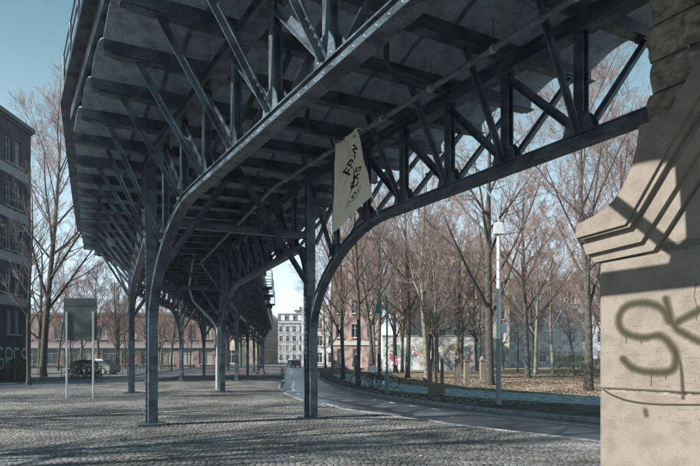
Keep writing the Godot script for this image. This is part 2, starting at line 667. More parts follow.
func build_setts(square: Node, poly: PackedVector2Array) -> void:
	var mats: Array = []
	for k in 5:
		var e: float = [0.75, 0.9, 1.0, 1.12, 1.28][k]
		mats.append(surf(lin(0.11 * e, 0.11 * e, 0.107 * e), lin(0.20 * e, 0.20 * e, 0.195 * e), 2.5, 0.8, 0.3, 0.25, 0.3))
	var ms := [sett_mesh(1), sett_mesh(2), sett_mesh(3)]
	var pitch := 0.092
	var xs: Array = []
	var rest: Array = []
	var near: Array = []
	var d := 8.2
	var row := 0
	while d < 30.0:
		var half := d * 0.62 + 0.5
		var x := -half + (row % 2) * pitch * 0.5
		while x < half:
			var w := pitch * rng.randf_range(0.85, 1.25)
			# rows bow gently, as laid in arcs
			var dd := d + 0.05 * sin(x * 1.7) + rng.randf_range(-0.012, 0.012)
			var p := Vector2(x + w * 0.5, dd)
			x += w
			if not Geometry2D.is_point_in_polygon(p, poly):
				continue
			if p.x < -0.62 * d - 0.3 or p.x > 0.62 * d + 0.3:
				continue
			var b := Basis(Vector3.UP, rng.randf_range(-0.1, 0.1)) * Basis.from_scale(Vector3(w * 0.965, 0.040 + rng.randf_range(-0.003, 0.003), pitch * 0.965))
			b = Basis(Vector3(1, 0, 0), rng.randf_range(-0.03, 0.03)) * Basis(Vector3(0, 0, 1), rng.randf_range(-0.03, 0.03)) * b
			var tr := Transform3D(b, P(p.x, -0.035, p.y))
			if near.size() < 300:
				near.append(tr)
			else:
				rest.append(tr)
		d += pitch
		row += 1
	for tr in near:
		var o := put("cobblestone", ms[rng.randi() % 3], mats[rng.randi() % 5], square)
		o.transform = tr
	var fields: Array = [[], [], [], [], []]
	for tr in rest:
		fields[rng.randi() % 5].append(tr)
	var mm := MultiMesh.new()
	mm.transform_format = MultiMesh.TRANSFORM_3D
	mm.use_colors = true
	mm.mesh = ms[0]
	mm.instance_count = rest.size()
	var dirt := FastNoiseLite.new()
	dirt.seed = 6
	dirt.frequency = 0.35
	dirt.fractal_octaves = 4
	for i in rest.size():
		mm.set_instance_transform(i, rest[i])
		var e := rng.randf_range(0.6, 1.35) * (1.0 + 0.75 * dirt.get_noise_2d(rest[i].origin.x, rest[i].origin.z))
		mm.set_instance_color(i, Color(0.158 * e * rng.randf_range(0.93, 1.1), 0.156 * e, 0.153 * e * rng.randf_range(0.9, 1.12)))
	var mi := MultiMeshInstance3D.new()
	mi.name = "cobblestone_field"
	mi.multimesh = mm
	var m := StandardMaterial3D.new()
	m.vertex_color_use_as_albedo = true
	m.roughness = 0.8
	mi.material_override = m
	mi.set_meta("kind", "stuff")
	square.add_child(mi)

func build_leaves(pf: PackedVector2Array) -> void:
	# fallen leaves: small curled quads scattered over the park ground and the verge
	var g := Geo.new()
	g.quad(Vector3(-0.5, 0.0, 0.3), Vector3(-0.4, 0.12, -0.3), Vector3(0.1, 0.0, -0.5), Vector3(0.0, 0.05, 0.5))
	g.quad(Vector3(0.0, 0.05, 0.5), Vector3(0.1, 0.0, -0.5), Vector3(0.5, 0.2, -0.1), Vector3(0.4, 0.15, 0.3))
	var mm := MultiMesh.new()
	mm.transform_format = MultiMesh.TRANSFORM_3D
	mm.use_colors = true
	mm.mesh = g.mesh()
	var trs: Array = []
	while trs.size() < 26000:
		var d := rng.randf_range(20.0, 62.0)
		var x := d * rng.randf_range(-0.02, 0.62)
		if Geometry2D.is_point_in_polygon(Vector2(x, d), between(path_near, path_far)) and rng.randf() < 0.96:
			continue
		if Geometry2D.is_point_in_polygon(Vector2(x, d), between(road_near, road_far)):
			continue
		var s := rng.randf_range(0.06, 0.13)
		trs.append(Transform3D(Basis(Vector3.UP, rng.randf() * TAU) * Basis.from_scale(Vector3.ONE * s), P(x, -0.008, d)))
	for k in 520:
		var d2 := rng.randf_range(8.6, 26.0)
		var x2 := d2 * rng.randf_range(-0.6, 0.35)
		if Geometry2D.is_point_in_polygon(Vector2(x2, d2), between(road_near, road_far)) and rng.randf() < 0.8:
			continue
		var on_road := Geometry2D.is_point_in_polygon(Vector2(x2, d2), between(road_near, road_far))
		trs.append(Transform3D(Basis(Vector3.UP, rng.randf() * TAU) * Basis.from_scale(Vector3.ONE * rng.randf_range(0.04, 0.09)), P(x2, -0.094 if on_road else 0.01, d2)))
	mm.instance_count = trs.size()
	for i in trs.size():
		mm.set_instance_transform(i, trs[i])
		var e := rng.randf_range(0.6, 1.5)
		mm.set_instance_color(i, Color(0.33 * e, 0.24 * e, 0.165 * e))
	var mi := MultiMeshInstance3D.new()
	mi.name = "fallen_leaves"
	mi.multimesh = mm
	var m := StandardMaterial3D.new()
	m.vertex_color_use_as_albedo = true
	m.roughness = 0.9
	mi.material_override = m
	mi.set_meta("kind", "stuff")
	tag(mi, "brown fallen leaves scattered over the park ground and square", "leaves")
	add_child(mi)

# ------------------------------------------------------------------ viaduct
var TA := [Vector2(2.0, 2.45), Vector2(-4.60, 13.88), Vector2(-9.7, 26.6), Vector2(-11.2, 39.9), Vector2(-12.6, 51.8), Vector2(-14.0, 64.0), Vector2(-15.4, 76.0), Vector2(-16.8, 88.5), Vector2(-18.3, 101.0)]
var EDGE := [1.60, 1.62, 1.98, 1.9, 1.65, 1.5, 1.5, 1.5, 1.5]   # overhang on the left at each pair of columns
var TB := [Vector2(5.27, 4.6), Vector2(-1.03, 15.5), Vector2(-5.83, 27.35), Vector2(-7.6, 40.3), Vector2(-8.9, 52.2), Vector2(-10.3, 64.4), Vector2(-11.7, 76.4), Vector2(-13.1, 88.9), Vector2(-14.6, 101.4)]
const CHORD := 4.45   # underside of the bottom chord
const TOP := 6.00     # underside of the top chord
const PANELS := 9

func rivet_mesh(g: Geo, at: Vector3, nrm: Vector3, r: float) -> void:
	var x := nrm.cross(Vector3(0.3, 0.9, 0.2)).normalized()
	var y := nrm.cross(x)
	var tip := at + nrm * r * 0.75
	for i in 6:
		var a := TAU * i / 6
		var b := TAU * (i + 1) / 6
		var pa := at + (x * cos(a) + y * sin(a)) * r
		var pb := at + (x * cos(b) + y * sin(b)) * r
		g.tris(pa, tip, pb, (pa - at).normalized() + nrm, nrm, (pb - at).normalized() + nrm)

# arched bottom chord from foot to foot: returns arrays of points and outward normals of its inner edge
func chord_path(a: Vector3, b: Vector3, level_end := false) -> Array:
	var d := (b - a)
	var L := d.length()
	d /= L
	var s: Array = []
	s.append(Vector2(0.23, 0.03))
	s.append(Vector2(0.23, 1.3))
	var n := 14
	for i in n + 1:
		var th := PI * 0.5 * i / n
		var X := 3.2 * pow(cos(th), 1.18)
		var Y := 2.15 * pow(sin(th), 1.18)
		s.append(Vector2(0.23 + 3.2 - X, 2.3 + Y))
	var all: Array = s.duplicate()
	if level_end:
		for k in 4:
			all.append(Vector2(lerpf(3.43, L, (k + 1) / 4.0), CHORD))
	else:
		for i in 9:
			var th := PI * 0.5 * (8 - i) / 8.0
			all.append(Vector2(L - 0.23 - 0.8 + 0.8 * pow(cos(th), 1.1), CHORD - 1.0 + 1.0 * pow(sin(th), 1.1)))
		all.append(Vector2(L - 0.23, 1.3))
		all.append(Vector2(L - 0.23, 0.03))
	var pts: Array = []
	var ns: Array = []
	for i in all.size():
		var t: Vector2 = (all[mini(i + 1, all.size() - 1)] - all[maxi(i - 1, 0)]).normalized()
		pts.append(a + d * all[i].x + Vector3.UP * all[i].y)
		ns.append((d * -t.y + Vector3.UP * t.x).normalized())
	return [pts, ns, d]

func build_viaduct() -> void:
	var via := thing("railway_viaduct", "dark riveted iron elevated railway with arched trusses crossing the cobbled square", "viaduct")
	var chord_prof := PackedVector2Array([Vector2(-0.10, 0), Vector2(-0.105, 0.004), Vector2(-0.105, 0.07), Vector2(-0.055, 0.07), Vector2(-0.055, 0.15), Vector2(-0.09, 0.15), Vector2(-0.09, 0.17), Vector2(0.09, 0.17), Vector2(0.09, 0.15), Vector2(0.055, 0.15), Vector2(0.055, 0.07), Vector2(0.105, 0.07), Vector2(0.105, 0.004), Vector2(0.10, 0)])
	var nsp := TA.size() - 1
	for i in TA.size():
		for side in 2:
			if i == 0 and side == 1:
				continue          # carried by the stone pier
			build_column(via, i, side)
		if i >= 1 and i < TA.size():
			sway(via, i)
	for i in nsp:
		var canti_r := 1.95 if i < 2 else (1.7 if i == 2 else 1.4)
		for side in 2:
			var T: Array = TA if side == 0 else TB
			var a := P(T[i + 1].x, 0, T[i + 1].y)
			var b := P(T[i].x, 0, T[i].y)
			var cp := chord_path(a, b, i == 0)
			var pts: Array = cp[0]
			var ns: Array = cp[1]
			var d: Vector3 = cp[2]
			var acr := d.cross(Vector3.UP).normalized()
			if i == 0 and side == 1:
				# stops inside the stone pier
				var keep: Array = []
				var kn: Array = []
				for k in pts.size():
					if (pts[k] - a).dot(d) < 6.0:
						keep.append(pts[k])
						kn.append(ns[k])
				keep.append(a + d * 9.95 + Vector3.UP * CHORD)
				kn.append(Vector3.UP)
				pts = keep
				ns = kn
			var bs: Array = []
			for k in pts.size():
				bs.append(acr)
			var g := Geo.new()
			g.sweep(pts, ns, bs, chord_prof)
			var ch := put("arched_chord", g, M.steel, via)
			if i < 3:
				var rg := Geo.new()
				for k in pts.size() - 1:
					var p0: Vector3 = pts[k]
					var p1: Vector3 = pts[k + 1]
					var ln := p0.distance_to(p1)
					var m := maxi(1, int(ln / 0.19))
					for q in m:
						var p := p0.lerp(p1, (q + 0.5) / m)
						var nn: Vector3 = (ns[k] + ns[k + 1]).normalized()
						for e in [-1.0, 1.0]:
							rivet_mesh(rg, p + acr * e * 0.06, -nn, 0.018)
							rivet_mesh(rg, p + nn * 0.037 + acr * e * 0.105, acr * e, 0.021)
				var rv := put("rivets", rg, M.rivet, ch)
				rv.set_meta("kind", "stuff")
			# top chord
			g = Geo.new()
			g.beam(a + Vector3.UP * TOP, b + Vector3.UP * TOP, Vector3.UP, ibeam(0.26, 0.24, 0.022, 0.10))
			put("top_chord", g, M.steel, via)
			for k in range(1, PANELS + 1):
				var f := float(k) / PANELS
				var p := a.lerp(b, f)
				if i == 0 and side == 1 and a.distance_to(p) > 9.6:
					break
				var oth_a: Vector2 = (TB if side == 0 else TA)[i + 1]
				var oth_b: Vector2 = (TB if side == 0 else TA)[i]
				var o2 := oth_a.lerp(oth_b, f)
				var inw := (P(o2.x, 0, o2.y) - p).normalized()
				var at_end := k == PANELS
				var low := p + Vector3.UP * chord_top(f if i > 0 else minf(f, 0.5), a.distance_to(b))
				var high := p + Vector3.UP * TOP
				if not at_end:
					g = Geo.new()
					g.beam(low + Vector3.UP * 0.0, high, acr, ibeam(0.16, 0.12, 0.016, 0.03, -0.06))
					put("truss_post", g, M.steel, via)
					# brackets reaching out and in to the cross beams
					g = Geo.new()
					var canti: float = lerpf(EDGE[i + 1], EDGE[i], f) if side == 0 else canti_r
					var reach := canti - 0.55
					var yy := TOP + 0.236 + 0.06 * (reach - 0.35) / (canti - 0.35)
					var head := p - inw * reach + Vector3.UP * yy
					g.beam(low + inw * -0.06 + Vector3.UP * 0.02, head, -inw, tee(0.13, 0.09, 0.018))
					var slope := (-inw + Vector3.UP * 0.06 / (canti - 0.35)).normalized()
					g.beam(head - slope * 0.12 - Vector3.UP * 0.03, head + slope * 0.42 - Vector3.UP * 0.03, Vector3.UP, rect(0.15, 0.03))
					if i < 2:
						var bd := (head - low).normalized()
						var bs2 := bd.cross(-inw).normalized()
						var bu := bs2.cross(bd).normalized()
						for q in 4:
							for e in [-0.042, 0.042]:
								var rp: Vector3 = low + inw * -0.06 + bd * (0.16 + 0.09 * q) + bs2 * e
								rivet_mesh(g, rp, -bu, 0.017)
								rivet_mesh(g, rp + bu * 0.018, bu, 0.017)
					put("outer_bracket", g, M.steel, via)
					g = Geo.new()
					g.beam(low + inw * 0.06 + Vector3.UP * 0.02, p + inw * 0.82 + Vector3.UP * (TOP + 0.235), inw, tee(0.12, 0.09, 0.018))
					put("inner_bracket", g, M.steel, via)
					if i < 3:
						g = Geo.new()
						var gp := PackedVector2Array([Vector2(-0.26, 0), Vector2(-0.18, 0.22), Vector2(-0.07, 0.30), Vector2(0.10, 0.30), Vector2(0.2, 0.18), Vector2(0.26, 0)])
						var gq := low + Vector3.UP * -0.02
						for e in [-1.0, 1.0]:
							g.sweep([gq + acr * e * 0.066, gq + acr * e * 0.080], [Vector3.UP, Vector3.UP], [d, d], gp)
							for w in [Vector2(-0.15, 0.06), Vector2(-0.06, 0.06), Vector2(0.04, 0.06), Vector2(0.14, 0.06), Vector2(-0.03, 0.15), Vector2(0.04, 0.15), Vector2(-0.03, 0.23), Vector2(0.04, 0.23)]:
								rivet_mesh(g, gq + acr * e * 0.080 + d * w.x + Vector3.UP * w.y, acr * e, 0.02)
						put("gusset_plate", g, M.steel, via)
				# diagonal of the truss: from the foot of this post to the head of the next one farther away
				var f0 := float(k - 1) / PANELS
				var ph := a.lerp(b, f0) + Vector3.UP * (TOP - 0.0)
				if k > 1 and not at_end:
					g = Geo.new()
					g.beam(low + Vector3.UP * 0.03, ph - Vector3.UP * 0.02, acr, angle(0.11, 0.09, 0.016))
					put("truss_diagonal", g, M.steel, via)
		# deck: cross beams, vaulted plates, edge girders
		var a2 := P(TA[i + 1].x, 0, TA[i + 1].y)
		var a1 := P(TA[i].x, 0, TA[i].y)
		var b2 := P(TB[i + 1].x, 0, TB[i + 1].y)
		var b1 := P(TB[i].x, 0, TB[i].y)
		var ends_l: Array = []
		var ends_r: Array = []
		for k in PANELS + 1:
			var f := float(k) / PANELS
			var pa := a2.lerp(a1, f)
			var pb := b2.lerp(b1, f)
			var w := (pb - pa).normalized()
			var canti_l: float = lerpf(EDGE[i + 1], EDGE[i], f)
			ends_l.append(pa - w * canti_l)
			ends_r.append(pb + w * canti_r)
			if k < PANELS or i == 0:
				var g := Geo.new()
				var top := TOP + 0.242
				# tapered cantilever ends: deep between the trusses, shallow at the edge
				var fwd := w.cross(Vector3.UP).normalized()
				for q in 3:
					var s0: Vector3 = [ends_l[-1], pa - w * 0.35, pb + w * 0.35][q]
					var s1: Vector3 = [pa - w * 0.35, pb + w * 0.35, ends_r[-1]][q]
					var h0: float = [0.06, 0.0, 0.0][q]
					var h1: float = [0.0, 0.0, 0.06][q]
					var full := 0.46
					# web and the two flanges as sloped boxes
					for e in [-1.0, 1.0]:
						g.quad(s0 + fwd * e * 0.012 + Vector3.UP * (top + h0), s0 + fwd * e * 0.012 + Vector3.UP * (top + full), s1 + fwd * e * 0.012 + Vector3.UP * (top + full), s1 + fwd * e * 0.012 + Vector3.UP * (top + h1))
					g.sweep([s0 + Vector3.UP * (top + h0), s1 + Vector3.UP * (top + h1)], [Vector3.UP, Vector3.UP], [fwd, fwd], rect(0.2, 0.02))
					g.sweep([s0 + Vector3.UP * (top + full), s1 + Vector3.UP * (top + full)], [Vector3.UP, Vector3.UP], [fwd, fwd], rect(0.2, 0.02))
				var cb := put("cross_beam", g, M.steel, via)
				if i < 2:
					var rg := Geo.new()
					var span: float = ends_l[-1].distance_to(ends_r[-1])
					var nn := int(span / 0.16)
					for q in nn:
						var f2 := (q + 0.5) / nn
						var dd: float = f2 * span
						var el: float = canti_l - 0.35
						var er: float = span - canti_r + 0.35
						var hh := 0.0
						if dd < el:
							hh = 0.06 * (1.0 - dd / el)
						elif dd > er:
							hh = 0.06 * (dd - er) / (span - er)
						for e in [-1.0, 1.0]:
							rivet_mesh(rg, ends_l[-1].lerp(ends_r[-1], f2) + fwd * e * 0.07 + Vector3.UP * (top + hh), Vector3.DOWN, 0.019)
					put("rivets", rg, M.rivet, cb).set_meta("kind", "stuff")
		for k in PANELS:
			# vaulted plate between two beams
			var g := Geo.new()
			var n := 8
			var y0 := TOP + 0.242 + 0.27
			for q in n:
				var t0 := float(q) / n
				var t1 := float(q + 1) / n
				var h0 := y0 + 0.21 * sin(PI * t0)
				var h1 := y0 + 0.21 * sin(PI * t1)
				var la: Vector3 = ends_l[k].lerp(ends_l[k + 1], t0)
				var lb: Vector3 = ends_l[k].lerp(ends_l[k + 1], t1)
				var ra: Vector3 = ends_r[k].lerp(ends_r[k + 1], t0)
				var rb: Vector3 = ends_r[k].lerp(ends_r[k + 1], t1)
				var na := (Vector3.UP * 0.6 + (lb - la).normalized() * -cos(PI * t0) * 0.5).normalized()
				var nb := (Vector3.UP * 0.6 + (lb - la).normalized() * -cos(PI * t1) * 0.5).normalized()
				var u0 := Vector3.UP * h0
				var u1 := Vector3.UP * h1
				g.tris(la + u0, rb + u1, ra + u0, -na, -nb, -na)
				g.tris(la + u0, lb + u1, rb + u1, -na, -nb, -nb)
				var th := Vector3.UP * 0.03
				g.quad(la + u0 + th, ra + u0 + th, rb + u1 + th, lb + u1 + th)
				g.quad(la + u0, la + u0 + th, lb + u1 + th, lb + u1)
				g.quad(rb + u1, rb + u1 + th, ra + u0 + th, ra + u0)
			var vp := put("vault_plate", g, M.vault, via)
			if i < 3:
				# lap strips across each vault, with a row of rivets
				for e in [0.16, 0.38, 0.60, 0.82]:
					var sg := Geo.new()
					var rib: Array = []
					var rn: Array = []
					var rb2: Array = []
					for q in n + 1:
						var tq := float(q) / n
						var c0: Vector3 = ends_l[k].lerp(ends_l[k + 1], tq)
						var c1: Vector3 = ends_r[k].lerp(ends_r[k + 1], tq)
						rib.append(c0.lerp(c1, e) + Vector3.UP * (y0 + 0.21 * sin(PI * tq) - 0.012))
						rn.append(Vector3.UP)
						rb2.append((c1 - c0).normalized())
					sg.sweep(rib, rn, rb2, rect(0.075, 0.010))
					if i < 2:
						for q in n:
							for tt in [0.25, 0.75]:
								rivet_mesh(sg, rib[q].lerp(rib[q + 1], tt), Vector3.DOWN, 0.016)
					put("lap_strip", sg, M.pipe, vp)
		for side in 2:
			var ends: Array = ends_l if side == 0 else ends_r
			var out: float = -1.0 if side == 0 else 1.0
			for k in PANELS:
				var w: Vector3 = (ends_r[k] - ends_l[k]).normalized() * out
				var g := Geo.new()
				var y1 := Vector3.UP * (TOP + 0.77)
				g.sweep([ends[k] + y1, ends[k + 1] + y1], [Vector3.UP, Vector3.UP], [w, w], rect(0.14, 0.34))
				g.sweep([ends[k] + w * 0.09 + y1 * 1.0 + Vector3.UP * 0.34, ends[k + 1] + w * 0.09 + y1 + Vector3.UP * 0.34], [Vector3.UP, Vector3.UP], [w, w], rect(0.36, 0.05))
				put("edge_girder", g, M.steel, via)
				g = Geo.new()
				var q0: Vector3 = ends[k] + w * 0.2 + Vector3.UP * (TOP + 1.16)
				var q1: Vector3 = ends[k + 1] + w * 0.2 + Vector3.UP * (TOP + 1.16)
				g.tube([q0, q0 + Vector3.UP * 1.0], [0.025, 0.025], 5)
				for hh in [0.35, 0.68, 1.0]:
					g.tube([q0 + Vector3.UP * hh, q1 + Vector3.UP * hh], [0.018, 0.018], 5)
				put("railing", g, M.steel, via)
		# track bed above the vaults
		var tb := Geo.new()
		var yb := TOP + 1.0
		for k in PANELS:
			tb.quad(ends_l[k] + Vector3.UP * yb, ends_l[k + 1] + Vector3.UP * yb, ends_r[k + 1] + Vector3.UP * yb, ends_r[k] + Vector3.UP * yb)
		put("track_bed", tb, M.ground, via)
	viaduct_pipes(via)

func chord_top(f: float, L: float) -> float:
	# height of the upper edge of the arched chord at fraction f of the span
	var s := f * L - 0.23
	var e := (1.0 - f) * L - 0.23
	if e < 0.8:
		return CHORD - 1.0 + pow(maxf(0.0, 1.0 - pow((0.8 - e) / 0.8, 1.8)), 1.0 / 1.8) + 0.2
	if s > 3.2:
		return CHORD + 0.17
	var x := (3.2 - s) / 3.2
	return 2.3 + 2.15 * pow(maxf(0.0, 1.0 - pow(x, 1.7)), 1.0 / 1.7) + 0.20

func build_column(via: Node, i: int, side: int) -> void:
	var p: Vector2 = (TA if side == 0 else TB)[i]
	var o: Vector2 = (TB if side == 0 else TA)[i]
	var base := P(p.x, 0, p.y)
	var acr := (P(o.x, 0, o.y) - base).normalized()
	var d := acr.cross(Vector3.UP).normalized()
	var g := Geo.new()
	# web post between the feet of the two arches
	g.sweep([base + Vector3.UP * 0.035, base + Vector3.UP * TOP], [d, d], [acr, acr], ibeam(0.24, 0.136, 0.016, 0.15, -0.068))
	var c := put("column", g, M.steel, via)
	g = Geo.new()
	var pl := rect(0.62, 0.78, -0.39)
	g.sweep([base + Vector3.UP * -0.02, base + Vector3.UP * 0.055], [d, d], [acr, acr], pl)
	put("base_plate", g, M.steel, c)
	if i < 4:
		g = Geo.new()
		var y := 0.12
		while y < TOP:
			for e in [-1.0, 1.0]:
				for q in [-0.045, 0.045]:
					rivet_mesh(g, base + acr * e * 0.12 + d * q + Vector3.UP * y, acr * e, 0.021)
			y += 0.13
		var r := put("rivets", g, M.rivet, c)
		r.set_meta("kind", "stuff")

func sway(via: Node, i: int) -> void:
	# portal bracing across a pair of columns
	var a := P(TA[i].x, 0, TA[i].y)
	var b := P(TB[i].x, 0, TB[i].y)
	var w := (b - a).normalized()
	var fwd := w.cross(Vector3.UP).normalized()
	var g := Geo.new()
	g.beam(a + w * 0.12 + Vector3.UP * 4.62, b - w * 0.12 + Vector3.UP * 4.62, Vector3.UP, ibeam(0.16, 0.17, 0.018, 0.03))
	put("tie_beam", g, M.steel, via)
	var mid := (a + b) * 0.5 + Vector3.UP * (TOP + 0.2)
	for e in 2:
		g = Geo.new()
		var foot: Vector3 = (a + w * 0.12 if e == 0 else b - w * 0.12) + Vector3.UP * 3.45
		g.beam(foot + fwd * 0.1, mid + fwd * 0.1, fwd, tee(0.15, 0.08, 0.018))
		put("sway_brace", g, M.steel, via)
		g = Geo.new()
		var s0: Vector3 = a if e == 0 else b
		var out: Vector3 = -w if e == 0 else w
		g.beam(s0 + out * 0.12 + Vector3.UP * 4.5, s0 + out * 0.9 + Vector3.UP * (TOP + 0.245), out, tee(0.13, 0.09, 0.018))
		put("outer_bracket", g, M.steel, via)
	g = Geo.new()
	g.sweep([mid + fwd * 0.08 + Vector3.UP * -0.12, mid + fwd * 0.095 + Vector3.UP * -0.12], [Vector3.UP, Vector3.UP], [w, w], PackedVector2Array([Vector2(-0.3, -0.2), Vector2(-0.12, 0.12), Vector2(0.12, 0.12), Vector2(0.3, -0.2)]))
	put("gusset_plate", g, M.steel, via)

func viaduct_pipes(via: Node) -> void:
	# long service pipe hung inside the right-hand truss
	var line: Array = []
	for i in range(0, 5):
		var inw: Vector2 = (TA[i] - TB[i]).normalized()
		var p: Vector2 = TB[i] + inw * 0.95
		line.append(P(p.x, 5.86, p.y))
	var g := Geo.new()
	var rs: Array = []
	for p in line:
		rs.append(0.045)
	g.tube(line, rs, 10)
	var pipe := put("service_pipe", g, M.pipe, via)
	for i in range(0, 3):
		for k in 9:
			var c: Vector3 = line[i].lerp(line[i + 1], (k + 0.5) / 9.0)
			var d: Vector3 = (line[i + 1] - line[i]).normalized()
			var r := Geo.new()
			r.tube([c - d * 0.03, c + d * 0.03], [0.06, 0.06], 10)
			put("pipe_clamp", r, M.pale_pipe, pipe)
			r = Geo.new()
			r.tube([c, c + Vector3.UP * 0.42], [0.008, 0.008], 5)
			put("hanger_rod", r, M.steel, pipe)
	# short drain pipes dropping from the vaults and bending sideways
	for e in [[0.30, 0.52], [0.52, 0.5], [0.74, 0.55]]:
		var a := P(TA[1].x, 0, TA[1].y).lerp(P(TA[0].x, 0, TA[0].y), e[0])
		var b := P(TB[1].x, 0, TB[1].y).lerp(P(TB[0].x, 0, TB[0].y), e[0])
		var w := (b - a).normalized()
		var o := a.lerp(b, e[1])
		g = Geo.new()
		g.tube([o + Vector3.UP * 6.5, o + Vector3.UP * 5.95, o + Vector3.UP * 5.87 + w * 0.05, o + Vector3.UP * 5.84 + w * 0.14, o + Vector3.UP * 5.84 + w * 0.75], [0.045, 0.045, 0.045, 0.045, 0.045], 8)
		put("drain_pipe", g, M.dark_paint, via)
	# pale downpipe from the deck to the ground beside the second right-hand column
	var q := P(-6.55, 0, 29.6)
	g = Geo.new()
	g.tube([P(-7.4, 6.5, 28.5), P(-7.6, 5.6, 28.7), P(-7.75, 4.9, 28.9), P(-7.6, 4.3, 29.1), P(-6.9, 3.5, 29.5), q + Vector3.UP * 3.0, q + Vector3.UP * 1.6], [0.05, 0.05, 0.05, 0.05, 0.05, 0.05, 0.05], 8)
	g.tube([q + Vector3.UP * 1.62, q - Vector3.UP * 0.02], [0.075, 0.075], 8)
	put("downpipe", g, M.pale_pipe, via)
	# refuges with railings at the deck edge, and a signal mast
	for z in [0.35, 0.8, 1.5]:
		var i := 3 + int(z)
		var f: float = z - int(z)
		var b: Vector2 = TB[i].lerp(TB[i + 1], f)
		var a: Vector2 = TA[i].lerp(TA[i + 1], f)
		var w2: Vector2 = (b - a).normalized()
		var w := P(w2.x, 0, w2.y)
		var fw := w.cross(Vector3.UP)
		var o := P(b.x, TOP + 0.75, b.y) + w * 1.85
		g = Geo.new()
		g.obox(o, w * 0.45, Vector3.UP * 0.04, fw * 0.8)
		g.obox(o - Vector3.UP * 0.2 - w * 0.1, w * 0.3, Vector3.UP * 0.18, fw * 0.05)
		for e in [-0.8, 0.8]:
			for r in [-0.4, 0.42]:
				g.tube([o + w * r + fw * e, o + w * r + fw * e + Vector3.UP * 1.25], [0.03, 0.03], 5)
		for hh in [0.4, 0.8, 1.22]:
			g.tube([o + w * -0.4 + fw * 0.8 + Vector3.UP * hh, o + w * 0.42 + fw * 0.8 + Vector3.UP * hh, o + w * 0.42 - fw * 0.8 + Vector3.UP * hh, o + w * -0.4 - fw * 0.8 + Vector3.UP * hh], [0.025, 0.025, 0.025, 0.025], 5)
		put("refuge_platform", g, M.steel, via)
	var m0 := P(-6.6, TOP + 0.7, 44)
	g = Geo.new()
	g.tube([m0, m0 + Vector3.UP * 3.1], [0.06, 0.05], 6)
	g.box(m0 + Vector3(0, 2.6, 0.12), Vector3(0.32, 0.9, 0.18))
	g.box(m0 + Vector3(0, 1.6, 0.12), Vector3(0.3, 0.4, 0.16))
	put("signal_mast", g, M.dark_paint, via)
	# pale junction box under the left-hand deck edge
	g = Geo.new()
	g.box(P(-9.55, 6.3, 24.0), Vector3(0.3, 0.5, 0.25))
	put("junction_box", g, M.white_paint, via)

